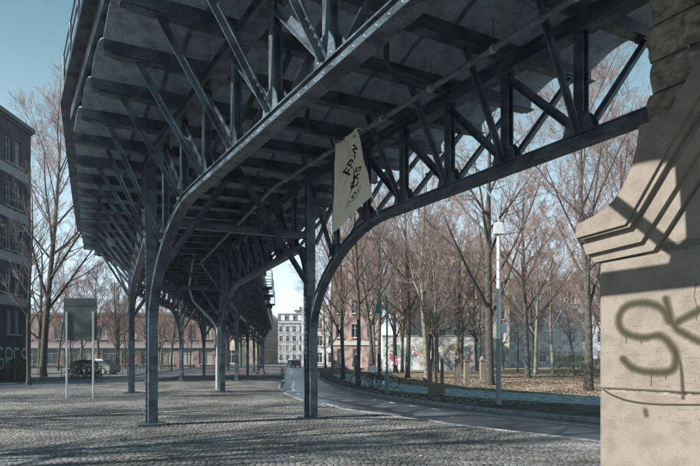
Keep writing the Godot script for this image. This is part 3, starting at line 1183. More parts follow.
# ------------------------------------------------------------------ stone pier
func build_pier() -> void:
	var pier := thing("stone_pier", "weathered sandstone pier with stepped mouldings and spray paint at the right edge", "pier", P(2.98, 0, 7.24))
	var u := P(0.5, 0, -0.866)
	var v := P(-0.866, 0, -0.5)
	var up := Vector3.UP
	# lower block in two courses with rounded corner, sunk joint between
	for c in 2:
		var y0: float = [0.0, 1.185][c]
		var y1: float = [1.16, 2.70][c]
		var prof := PackedVector2Array([Vector2(0.0, -1.35), Vector2(0.0, -0.09), Vector2(0.02, -0.035), Vector2(0.06, 0.0), Vector2(2.6, 0.0), Vector2(2.6, -1.35)])
		var ring := func(e: float) -> PackedVector2Array:
			var r := PackedVector2Array()
			for p in prof:
				r.append(Vector2(p.x + (e if p.x < 1.0 else -e), p.y - (e if p.y > -0.5 else -e)))
			return r
		var g := Geo.new()
		var hs := [y0, y0 + 0.018, y1 - 0.018, y1]
		var es := [0.016, 0.0, 0.0, 0.016]
		for k in 3:
			var r0: PackedVector2Array = ring.call(es[k])
			var r1: PackedVector2Array = ring.call(es[k + 1])
			for q in r0.size():
				var j := (q + 1) % r0.size()
				var pa: Vector3 = u * r0[q].x + v * r0[q].y + up * hs[k]
				var pb: Vector3 = u * r1[q].x + v * r1[q].y + up * hs[k + 1]
				var pc: Vector3 = u * r1[j].x + v * r1[j].y + up * hs[k + 1]
				var pd: Vector3 = u * r0[j].x + v * r0[j].y + up * hs[k]
				g.quad(pa, pb, pc, pd)
		put("stone_block", g, M.stone, pier)
	var g := Geo.new()
	g.sweep([u * 0.04 + v * -0.66 + up * 1.1, u * 2.56 + v * -0.66 + up * 1.1], [up, up], [v, v], rect(1.26, 1.7, 0.0))
	put("core", g, M.rough_stone, pier)
	# mouldings: lines run level from the left tip, then climb to the right
	var lines := [
		[Vector2(-0.02, 2.70), Vector2(0.74, 2.73), Vector2(1.42, 3.62), Vector2(2.6, 5.1)],
		[Vector2(-0.09, 2.80), Vector2(0.63, 2.84), Vector2(1.30, 3.70), Vector2(2.6, 5.35)],
		[Vector2(-0.14, 2.93), Vector2(0.56, 2.96), Vector2(1.16, 3.75), Vector2(2.6, 5.62)],
		[Vector2(-0.14, 2.985), Vector2(0.52, 3.02), Vector2(1.10, 3.80), Vector2(2.6, 5.70)],
		[Vector2(-0.19, 3.01), Vector2(0.49, 3.05), Vector2(1.02, 3.80), Vector2(2.6, 5.85)],
	]
	var top := [Vector2(-0.19, 3.17), Vector2(0.06, 3.225), Vector2(0.22, 3.28), Vector2(0.36, 3.37), Vector2(0.48, 3.50), Vector2(0.57, 3.68), Vector2(0.63, 3.88), Vector2(0.66, 4.1)]
	var outs := [0.03, 0.085, 0.055, 0.125]
	for k in 4:
		var lo: Array = lines[k]
		var hi: Array = lines[k + 1]
		var poly := PackedVector2Array()
		for p in lo:
			poly.append(p)
		for q in hi.size():
			poly.append(hi[hi.size() - 1 - q])
		moulding(pier, poly, -1.35 - outs[k] * 0.3, outs[k], u, v)
	# top band up to the swept outline
	var poly := PackedVector2Array()
	for p in lines[4]:
		poly.append(p)
	poly.append(Vector2(2.6, 6.05))
	poly.append(Vector2(2.35, 6.05))
	poly.append(Vector2(1.30, 4.55))
	poly.append(Vector2(0.98, 4.1))
	for q in top.size():
		poly.append(top[top.size() - 1 - q])
	moulding(pier, poly, -1.4, 0.16, u, v)
	# inner panel to the right of the climbing mouldings
	var pan := PackedVector2Array([Vector2(0.74, 2.715), Vector2(1.42, 3.60), Vector2(2.6, 5.08), Vector2(2.6, 2.715)])
	moulding(pier, pan, -1.3, -0.03, u, v)
	# rough hewn quarry-faced shaft above, course by course
	var y := 4.1
	var c := 0
	while y < 5.95:
		var h := minf(rng.randf_range(0.28, 0.4), 6.05 - y)
		hewn(pier, Vector2(0.67 + 0.03 * (c % 2), y), Vector2(2.62, y + h - 0.012), u, v, c)
		y += h
		c += 1
	# spray paint
	rng.seed = 77
	var im := Image.create(512, 640, false, Image.FORMAT_RGBA8)
	im.fill(Color(0.2, 0.18, 0.09, 0.0))
	var ink := Color(0.19, 0.165, 0.095, 0.93)
	stroke(im, curved([Vector2(300, 58), Vector2(312, 110), Vector2(322, 160), Vector2(340, 190)]), 23, ink, 1.0, 0.12)
	stroke(im, curved([Vector2(318, 168), Vector2(285, 105), Vector2(210, 72), Vector2(120, 80), Vector2(82, 140), Vector2(105, 205), Vector2(190, 238), Vector2(270, 232), Vector2(318, 270), Vector2(345, 330), Vector2(325, 395), Vector2(230, 405), Vector2(150, 385), Vector2(102, 340)]), 25, ink, 1.0, 0.12)
	stroke(im, curved([Vector2(508, 80), Vector2(430, 130), Vector2(340, 185), Vector2(400, 240), Vector2(508, 300)]), 24, ink, 1.0, 0.12)
	stroke(im, curved([Vector2(345, 300), Vector2(365, 380), Vector2(372, 470), Vector2(374, 520)]), 12, Color(0.17, 0.13, 0.06, 0.7), 0.9)
	for e in [[118, 212, 262], [236, 404, 470], [300, 398, 436], [452, 262, 330], [190, 236, 268]]:
		stroke(im, [Vector2(e[0], e[1]), Vector2(e[0] + 2, e[2])], 2.6, ink, 0.6)
	stroke(im, curved([Vector2(210, 590), Vector2(215, 612)]), 18, Color(0.15, 0.12, 0.06, 0.6), 0.9)
	stroke(im, curved([Vector2(4, 500), Vector2(60, 530), Vector2(150, 552), Vector2(280, 556), Vector2(508, 540)]), 6, ink, 0.6)
	for k in 420:
		var p := Vector2(rng.randf() * 512, rng.randf() * 640)
		var e := rng.randf()
		dab(im, p, 0.9 + 2.6 * pow(e, 4.0), Color(0.13, 0.11, 0.085, 0.55), 0.6)
	for k in 70:
		var p := Vector2(rng.randf() * 512, rng.randf() * 640)
		stroke(im, [p, p + Vector2(rng.randf_range(8, 70), rng.randf_range(-4, 4))], 0.9, Color(0.26, 0.23, 0.18, 0.4), 0.5)
	for k in 700:
		var p := Vector2(90 + rng.randf() * 400, 50 + rng.randf() * 380)
		dab(im, p, rng.randf_range(0.7, 1.4), Color(0.2, 0.175, 0.1, 0.35), 0.5)
	stroke(im, curved([Vector2(428, 0), Vector2(420, 60), Vector2(432, 120), Vector2(426, 170)]), 1.6, Color(0.1, 0.085, 0.06, 0.8), 0.5)
	g = Geo.new()
	var q0 := u * 0.08 + v * 0.003
	var q1 := u * 1.42 + v * 0.003
	g.quad(q0 + up * 0.85, q0 + up * 2.33, q1 + up * 2.33, q1 + up * 0.85)
	var gr := put("spray_paint", g, alpha_mat(im), pier)
	gr.set_meta("label", "dark looping spray paint tag on the lower stone block")

func moulding(pier: Node, poly: PackedVector2Array, v0: float, v1: float, u: Vector3, v: Vector3) -> void:
	var g := Geo.new()
	var up := Vector3.UP
	var m := poly.size()
	var ch := 0.015
	var cen := Geometry2D.offset_polygon(poly, -ch)
	for k in m:
		var j := (k + 1) % m
		var a := poly[k]
		var b := poly[j]
		g.quad(u * a.x + up * a.y + v * v0, u * a.x + up * a.y + v * (v1), u * b.x + up * b.y + v * (v1), u * b.x + up * b.y + v * v0)
	var ix := Geometry2D.triangulate_polygon(poly)
	for k in range(0, ix.size(), 3):
		for vv in [v0, v1]:
			var w: Array = []
			for e in 3:
				w.append(u * poly[ix[k + e]].x + up * poly[ix[k + e]].y + v * vv)
			if (w[2] - w[0]).cross(w[1] - w[0]).dot(v) * (vv - (v0 + v1) * 0.5) > 0:
				g.tri(w[0], w[1], w[2])
			else:
				g.tri(w[0], w[2], w[1])
	put("moulding", g, M.stone, pier)

func hewn(pier: Node, lo: Vector2, hi: Vector2, u: Vector3, v: Vector3, sd: int) -> void:
	# a block whose left end and front bulge unevenly
	var g := Geo.new()
	var n := FastNoiseLite.new()
	n.seed = 31 + sd
	n.frequency = 2.2
	var nx := 20
	var ny := 6
	var up := Vector3.UP
	var pts: Array = []
	for j in ny + 1:
		var row: Array = []
		for i in nx + 1:
			var fy := float(j) / ny
			# wraps round the left end: first part is the end face, then the front
			var s := float(i) / nx * 2.9
			var edge := minf(minf(fy, 1.0 - fy) * 5.0, 1.0)
			var b := edge * (0.045 + 0.09 * n.get_noise_2d(s * 1.5, lerpf(lo.y, hi.y, fy) * 1.7))
			var y := lerpf(lo.y, hi.y, fy)
			if s < 1.0:
				row.append(u * (lo.x - b) + v * (-1.3 + s * 1.3) + up * y)
			else:
				row.append(u * lerpf(lo.x, hi.x, (s - 1.0) / 1.9) + v * b + up * y)
		pts.append(row)
	for j in ny:
		for i in nx:
			g.quad(pts[j][i], pts[j + 1][i], pts[j + 1][i + 1], pts[j][i + 1])
	g.quad(pts[0][nx], pts[ny][nx], pts[ny][0] + u * 1.9, pts[0][0] + u * 1.9)
	g.quad(pts[0][0] + u * 1.9, pts[ny][0] + u * 1.9, pts[ny][0], pts[0][0])
	g.quad(pts[ny][0], pts[ny][0] + u * 1.9, pts[ny][nx], pts[ny][7])
	put("hewn_block", g, M.rough_stone, pier)

# ------------------------------------------------------------------ buildings
# facade with real openings; rows: [sill, head, [[x0, x1], ...]]
func facade(b: Node3D, o: Vector3, r: Vector3, w: float, h: float, rows: Array, wall: Material, frame: Material, depth := 0.3, sills := true) -> void:
	var up := Vector3.UP
	var nrm := r.cross(up).normalized()      # outwards when r runs left to right as seen from outside
	var g := Geo.new()
	var cell := func(x0: float, x1: float, y0: float, y1: float) -> void:
		if x1 - x0 > 0.001 and y1 - y0 > 0.001:
			g.obox(o + r * (x0 + x1) * 0.5 + up * (y0 + y1) * 0.5 - nrm * depth * 0.5, r * (x1 - x0) * 0.5, up * (y1 - y0) * 0.5, nrm * depth * 0.5)
	var y := 0.0
	for row in rows:
		cell.call(0.0, w, y, row[0])
		var x := 0.0
		for q in row[2]:
			cell.call(x, q[0], row[0], row[1])
			x = q[1]
		cell.call(x, w, row[0], row[1])
		y = row[1]
	cell.call(0.0, w, y, h)
	put("wall", g, wall, b)
	for row in rows:
		for q in row[2]:
			var ww: float = q[1] - q[0]
			var hh: float = row[1] - row[0]
			var c: Vector3 = o + r * (q[0] + q[1]) * 0.5 + up * (row[0] + row[1]) * 0.5 - nrm * 0.14
			g = Geo.new()
			var t := minf(0.09, ww * 0.1)
			for e in [-1.0, 1.0]:
				g.obox(c + r * e * (ww * 0.5 - t * 0.5), r * t * 0.5, up * hh * 0.5, nrm * 0.04)
				g.obox(c + up * e * (hh * 0.5 - t * 0.5), r * (ww * 0.5 - t), up * t * 0.5, nrm * 0.04)
			g.obox(c, r * t * 0.35, up * (hh * 0.5 - t), nrm * 0.03)
			g.obox(c + up * hh * 0.2, r * (ww * 0.5 - t), up * t * 0.35, nrm * 0.028)
			var f := put("window", g, frame, b)
			g = Geo.new()
			g.obox(c - nrm * 0.055, r * ww * 0.5, up * hh * 0.5, nrm * 0.012)
			put("pane", g, M.curtain if rng.randf() < 0.28 else M.glass, f)
			if sills:
				g = Geo.new()
				g.obox(o + r * (q[0] + q[1]) * 0.5 + up * (row[0] - 0.05) + nrm * 0.06, r * (ww * 0.5 + 0.1), up * 0.05, nrm * 0.09)
				put("sill", g, frame, f)

func grid_rows(first: float, pitch: float, n: int, hh: float, w: float, cols: int, ww: float) -> Array:
	var rows: Array = []
	for k in n:
		var cs: Array = []
		for c in cols:
			var m := w * (c + 0.5) / cols
			cs.append([m - ww * 0.5, m + ww * 0.5])
		rows.append([first + pitch * k, first + pitch * k + hh, cs])
	return rows

func shell(b: Node3D, called: String, lo: Vector3, hi: Vector3, m: Material) -> void:
	var g := Geo.new()
	g.box((lo + hi) * 0.5, (hi - lo).abs())
	put(called, g, m, b)

func cornice(b: Node3D, o: Vector3, r: Vector3, w: float, y: float, m: Material, s := 0.3) -> void:
	var g := Geo.new()
	var nrm := r.cross(Vector3.UP).normalized()
	g.obox(o + r * w * 0.5 + Vector3.UP * (y + s * 0.5) + nrm * s * 0.4, r * (w * 0.5 + s * 0.5), Vector3.UP * s * 0.5, nrm * s * 0.5)
	g.obox(o + r * w * 0.5 + Vector3.UP * (y - s * 0.25) + nrm * s * 0.15, r * (w * 0.5 + s * 0.2), Vector3.UP * s * 0.24, nrm * s * 0.25)
	put("cornice", g, m, b)

func build_buildings() -> void:
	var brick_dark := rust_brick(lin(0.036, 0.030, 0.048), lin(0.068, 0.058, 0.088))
	var pale_band := surf(lin(0.20, 0.21, 0.23), lin(0.28, 0.29, 0.31), 1.0, 0.9)
	var pink := rust_brick(lin(0.46, 0.31, 0.28), lin(0.60, 0.45, 0.41))
	var brick_red := rust_brick(lin(0.36, 0.16, 0.12), lin(0.52, 0.28, 0.22))
	var hall_brick := rust_brick(lin(0.19, 0.125, 0.115), lin(0.31, 0.22, 0.20))
	var cream := rust_brick(lin(0.50, 0.46, 0.36), lin(0.64, 0.60, 0.50))
	var grey := rust_brick(lin(0.40, 0.42, 0.44), lin(0.55, 0.57, 0.58))
	var brown := rust_brick(lin(0.30, 0.23, 0.18), lin(0.42, 0.34, 0.28))
	var white := rust_brick(lin(0.62, 0.63, 0.64), lin(0.74, 0.75, 0.75))
	# dark apartment house at the left edge
	var b := thing("apartment_house", "dark brick apartment house with pale window bands at the left edge", "building", P(-23.4, 0, 36.0))
	var o := Vector3(0, 0, 0)
	var r := P(0, 0, 1)            # facade runs away from the viewer, faces right
	var rows: Array = []
	rows.append([3.2, 4.9, [[0.6, 1.5], [1.9, 2.8], [4.9, 5.6], [5.9, 6.6]]])
	for k in 4:
		rows.append([6.0 + 3.0 * k, 7.75 + 3.0 * k, [[0.6, 1.5], [1.9, 2.8], [4.7, 5.5], [5.85, 6.65]]])
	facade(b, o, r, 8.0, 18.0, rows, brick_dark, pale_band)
	for k in 4:
		var g := Geo.new()
		g.obox(o + r * 4.0 + Vector3.UP * (5.5 + 3.0 * k) + Vector3(0.02, 0, 0), r * 3.6, Vector3.UP * 0.32, Vector3(0.03, 0, 0))
		put("facade_band", g, pale_band, b)
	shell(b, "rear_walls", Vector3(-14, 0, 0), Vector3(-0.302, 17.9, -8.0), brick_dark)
	cornice(b, o, r, 8.0, 18.0, M.roof_dark, 0.3)
	var g := Geo.new()
	g.box(Vector3(-7, 18.2, -4), Vector3(13.6, 0.4, 7.8))
	put("roof", g, M.roof_dark, b)
	# spray painted letters at street level
	rng.seed = 5
	var im := Image.create(512, 160, false, Image.FORMAT_RGBA8)
	im.fill(Color(0.5, 0.5, 0.48, 0))
	var pale := Color(0.62, 0.66, 0.62, 0.9)
	var dk := Color(0.1, 0.13, 0.12, 0.9)
	for e in [[dk, 15.0], [pale, 9.0]]:
		stroke(im, curved([Vector2(120, 30), Vector2(60, 24), Vector2(36, 80), Vector2(60, 135), Vector2(125, 128), Vector2(122, 88), Vector2(90, 86)]), e[1], e[0], 0.3)
		stroke(im, curved([Vector2(165, 135), Vector2(168, 30), Vector2(240, 34), Vector2(236, 82), Vector2(170, 84), Vector2(245, 138)]), e[1], e[0], 0.3)
		stroke(im, curved([Vector2(345, 28), Vector2(285, 26), Vector2(286, 80), Vector2(340, 84), Vector2(288, 88), Vector2(286, 134), Vector2(350, 132)]), e[1], e[0], 0.3)
		stroke(im, curved([Vector2(480, 34), Vector2(410, 26), Vector2(390, 64), Vector2(470, 92), Vector2(470, 136), Vector2(395, 134)]), e[1], e[0], 0.3)
	g = Geo.new()
	var q0 := Vector3(0.004, 0, -3.4)
	var q1 := Vector3(0.004, 0, -7.9)
	g.quad(q0 + Vector3.UP * 0.6, q0 + Vector3.UP * 2.5, q1 + Vector3.UP * 2.5, q1 + Vector3.UP * 0.6)
	put("spray_paint", g, alpha_mat(im), b)

	# low red brick hall beyond the side road
	b = thing("brick_hall", "low pinkish brick hall with two window rows seen past the sign board", "building", P(-66, 0, 98))
	o = Vector3.ZERO
	r = Vector3(1, 0, 0)
	facade(b, o, r, 44.0, 8.6, grid_rows(0.5, 4.4, 1, 2.5, 44.0, 14, 2.2) + grid_rows(4.6, 4.4, 1, 2.4, 44.0, 18, 1.2), hall_brick, pale_band)
	shell(b, "rear_walls", Vector3(0, 0, -12), Vector3(44, 8.5, -0.302), hall_brick)
	cornice(b, o, r, 44.0, 8.6, pale_band, 0.35)
	g = Geo.new()
	g.obox(Vector3(22, 3.45, 0.14), Vector3(21.9, 0, 0), Vector3(0, 0.28, 0), Vector3(0, 0, 0.13))
	put("fascia_board", g, pale_band, b)
	# pale shop row under the far arches
	b = thing("shop_row", "pale single storey shop row seen beneath the far arches", "building", P(-37, 0, 128))
	facade(b, o, r, 13.0, 6.0, grid_rows(0.4, 3, 1, 2.8, 13.0, 5, 2.1), cream, M.frame_white)
	shell(b, "rear_walls", Vector3(0, 0, -10), Vector3(13, 5.9, -0.302), cream)
	cornice(b, o, r, 13.0, 6.0, M.roof_red, 0.4)

	# street far ahead: brown corner house with red roof
	b = thing("tenement_house", "brown tenement with red tiled roof at the end of the street", "building", P(-23.0, 0, 150))
	r = P(0, 0, 1)
	facade(b, o, r, 42.0, 13.5, grid_rows(0.6, 3.3, 4, 2.0, 42.0, 13, 1.5), brown, M.frame_white)
	shell(b, "rear_walls", Vector3(-12, 0, 0), Vector3(-0.302, 13.4, -42), brown)
	cornice(b, o, r, 42.0, 13.5, M.frame_white, 0.4)
	g = Geo.new()
	g.sweep([Vector3(0.5, 13.9, 0.4), Vector3(0.5, 13.9, -42.4)], [Vector3.UP, Vector3.UP], [Vector3(-1, 0, 0), Vector3(-1, 0, 0)], PackedVector2Array([Vector2(0, 0), Vector2(6.2, 4.2), Vector2(12.6, 0)]))
	var roof := put("roof", g, M.roof_red, b)
	g = Geo.new()
	g.box(Vector3(-3.5, 17.2, -12), Vector3(0.9, 2.4, 1.2))
	put("chimney", g, brick_red, roof)
	# pale grey house with dark mansard facing us
	b = thing("mansard_house", "pale grey house with dark mansard roof and dormers closing the street", "building", P(-25.5, 0, 212))
	r = Vector3(1, 0, 0)
	facade(b, o, r, 9.5, 14.0, grid_rows(0.6, 3.35, 4, 2.1, 9.5, 4, 1.2), grey, M.frame_white)
	shell(b, "rear_walls", Vector3(0, 0, -12), Vector3(9.5, 13.9, -0.302), grey)
	cornice(b, o, r, 9.5, 14.0, M.frame_white, 0.4)
	g = Geo.new()
	g.sweep([Vector3(-0.1, 14.4, 0.1), Vector3(9.6, 14.4, 0.1)], [Vector3.UP, Vector3.UP], [Vector3(0, 0, -1), Vector3(0, 0, -1)], PackedVector2Array([Vector2(0, 0), Vector2(1.4, 3.0), Vector2(11, 3.0), Vector2(12, 0)]))
	roof = put("roof", g, M.roof_dark, b)
	for x in [1.8, 4.75, 7.7]:
		g = Geo.new()
		g.box(Vector3(x, 15.7, -0.7), Vector3(1.3, 1.9, 1.2))
		put("dormer", g, M.frame_white, roof)
	# white tall gable beyond
	b = thing("gable_house", "tall white fire wall with dark flat roof above the street end", "building", P(-21.5, 0, 236))
	facade(b, o, r, 8.0, 20.0, grid_rows(14.0, 3.2, 1, 1.8, 8.0, 2, 1.0), white, M.frame_white)
	shell(b, "rear_walls", Vector3(0, 0, -12), Vector3(8, 19.9, -0.302), white)
	g = Geo.new()
	g.box(Vector3(4, 20.2, -6), Vector3(8.8, 0.5, 12.8))
	put("roof", g, M.roof_dark, b)
	g = Geo.new()
	g.box(Vector3(3, 21.2, -4), Vector3(3.2, 1.6, 3))
	put("roof_hut", g, M.roof_dark, b)
	# right side of the far street
	b = thing("corner_house", "rust coloured corner house on the right side of the far street", "building", P(-9.5, 0, 170))
	r = P(0, 0, -1)
	facade(b, P(0, 0, 40), r, 40.0, 12.0, grid_rows(0.6, 3.3, 3, 2.0, 40.0, 12, 1.5), brick_red, M.frame_white)
	shell(b, "rear_walls", Vector3(0.302, 0, 0), Vector3(14, 11.9, -40), brick_red)
	r = Vector3(1, 0, 0)
	facade(b, Vector3(0, 0, 0.302), r, 14.0, 12.0, grid_rows(0.6, 3.3, 3, 2.0, 14.0, 5, 1.4), brick_red, M.frame_white)
	g = Geo.new()
	g.box(Vector3(7, 12.2, -20), Vector3(14.8, 0.4, 40.8))
	put("roof", g, M.roof_dark, b)

	# pink house behind the first park trees
	b = thing("pink_house", "tall pink plastered house behind the bicycles and young trees", "building", P(-2.6, 0, 84))
	facade(b, o, r, 6.6, 18.5, [[0.3, 2.8, [[0.8, 1.9], [3.0, 4.2]]]] + grid_rows(4.4, 3.4, 4, 1.9, 6.6, 3, 1.0), pink, M.frame_white)
	shell(b, "rear_walls", Vector3(0, 0, -14), Vector3(6.6, 18.4, -0.302), pink)
	cornice(b, o, r, 6.6, 18.5, M.frame_white, 0.35)
	g = Geo.new()
	g.box(Vector3(3.3, 3.6, 0.05), Vector3(6.5, 0.5, 0.12))
	put("string_course", g, M.frame_white, b)
	# mural wall: low wall with bright spray painting
	b = thing("painted_wall", "long low wall covered in bright spray painted shapes behind the park trees", "wall", P(4.2, 0, 78))
	g = Geo.new()
	g.box(Vector3(6, 2.2, -0.15), Vector3(12, 4.4, 0.3))
	put("wall", g, white, b)
	g = Geo.new()
	g.box(Vector3(6, 4.46, -0.15), Vector3(12.2, 0.12, 0.42))
	put("coping", g, M.kerb, b)
	im = Image.create(768, 280, false, Image.FORMAT_RGBA8)
	im.fill(Color(0.7, 0.7, 0.7, 0))
	rng.seed = 12
	var cols := [Color(0.70, 0.36, 0.40, 1), Color(0.48, 0.62, 0.46, 1), Color(0.42, 0.50, 0.66, 1), Color(0.70, 0.70, 0.48, 1), Color(0.46, 0.62, 0.64, 1), Color(0.76, 0.6, 0.62, 1), Color(0.9, 0.9, 0.9, 1), Color(0.75, 0.76, 0.78, 1)]
	for k in 110:
		var p := Vector2(rng.randf_range(20, 748), rng.randf_range(70, 250))
		var pts: Array = []
		for e in 5:
			pts.append(p + Vector2(rng.randf_range(-26, 26), rng.randf_range(-30, 30)))
		var rr := rng.randf_range(3, 10)
		stroke(im, curved(pts), rr + 2, Color(0.16, 0.16, 0.2, 1), 0.25)
		stroke(im, curved(pts), rr, cols[rng.randi() % cols.size()], 0.25)
	g = Geo.new()
	g.quad(Vector3(0.1, 0.1, 0.004), Vector3(0.1, 4.2, 0.004), Vector3(11.9, 4.2, 0.004), Vector3(11.9, 0.1, 0.004))
	put("mural", g, alpha_mat(im), b)
	# pale houses behind the park
	b = thing("cream_house", "cream apartment house glimpsed through the park trees", "building", P(9, 0, 98))
	facade(b, o, r, 17.0, 19.0, grid_rows(0.8, 3.5, 5, 2.0, 17.0, 7, 1.2), cream, M.frame_white)
	shell(b, "rear_walls", Vector3(0, 0, -14), Vector3(17, 18.9, -0.302), cream)
	cornice(b, o, r, 17.0, 19.0, M.frame_white, 0.4)
	b = thing("grey_house", "pale blue grey apartment house behind the park, right of the cream one", "building", P(27, 0, 104))
	facade(b, o, r, 28.0, 15.0, grid_rows(0.8, 3.4, 4, 2.0, 28.0, 11, 1.3), grey, M.frame_white)
	shell(b, "rear_walls", Vector3(0, 0, -14), Vector3(28, 14.9, -0.302), grey)
	cornice(b, o, r, 28.0, 15.0, M.frame_white, 0.4)
	b = thing("white_house", "white rendered house between the pink house and the street", "building", P(-9.5, 0, 118))
	facade(b, o, r, 7.0, 12.0, grid_rows(0.6, 3.3, 3, 2.0, 7.0, 3, 1.2), white, M.frame_white)
	shell(b, "rear_walls", Vector3(0, 0, -14), Vector3(7, 11.9, -0.302), white)

# ------------------------------------------------------------------ trees
func branch(g: Geo, p: Vector3, d: Vector3, len: float, r: float, lvl: int, spec: Dictionary, R: RandomNumberGenerator) -> void:
	var segs: int = [6, 5, 4, 3, 2][lvl]
	var pts: Array = [p]
	var rs: Array = [r]
	var dirs: Array = [d]
	var q := p
	var dd := d
	for k in segs:
		dd = (dd + Vector3(R.randf_range(-1, 1), R.randf_range(-0.6, 0.8), R.randf_range(-1, 1)) * spec.wobble * (0.5 + 0.25 * lvl) + Vector3.UP * spec.rise * 0.1).normalized()
		q += dd * len / segs
		pts.append(q)
		rs.append(maxf(r * (1.0 - 0.72 * (k + 1.0) / segs), 0.005))
		dirs.append(dd)
	g.tube(pts, rs, [7, 6, 4, 3, 3][lvl], false)
	if lvl >= spec.levels:
		return
	var n: int = spec.kids[lvl]
	for k in n:
		var f := R.randf_range(spec.start if lvl == 0 else 0.22, 0.98)
		if lvl == 0:
			f = spec.start + (1.0 - spec.start) * (k + R.randf()) / n
		var x := f * segs
		var i := mini(int(x), segs - 1)
		var at: Vector3 = pts[i].lerp(pts[i + 1], x - i)
		var bd: Vector3 = dirs[i + 1]
		var side := bd.cross(Vector3(R.randf_range(-1, 1), R.randf_range(-1, 1), R.randf_range(-1, 1))).normalized()
		if lvl == 0:
			var a := TAU * (k * 0.382 + R.randf() * 0.12)
			side = Vector3(cos(a), 0, sin(a))
		var ang: float = R.randf_range(spec.ang0, spec.ang1)
		var nd := (bd * cos(ang) + side * sin(ang)).normalized()
		var rr: float = lerpf(rs[i], rs[i + 1], x - i)
		var cl: float = len * spec.ratio * R.randf_range(0.7, 1.15) * (1.0 - 0.45 * f if lvl == 0 else 1.0 - 0.35 * f)
		branch(spec.crown if lvl >= 1 else g, at, nd, cl, clampf(rr * R.randf_range(0.42, 0.62), 0.006, 0.3), lvl + 1, spec, R)

func make_tree(called: String, sd: int, h: float, r: float, spec: Dictionary, bark: Material, twig: Material) -> Node3D:
	var R := RandomNumberGenerator.new()
	R.seed = sd
	var tr := Node3D.new()
	tr.name = called
	var trunk := Geo.new()
	var crown := Geo.new()
	spec.crown = crown
	# flare at the foot
	trunk.tube([Vector3(0, -0.1, 0), Vector3(0, 0.12, 0), Vector3(0, 0.5, 0)], [r * 1.5, r * 1.25, r * 1.02], 9, false)
	branch(trunk, Vector3(0, 0.45, 0), Vector3(R.randf_range(-0.04, 0.04), 1, R.randf_range(-0.04, 0.04)).normalized(), h, r, 0, spec, R)
	put("trunk", trunk, bark, tr)
	put("crown", crown, twig, tr)
	return tr

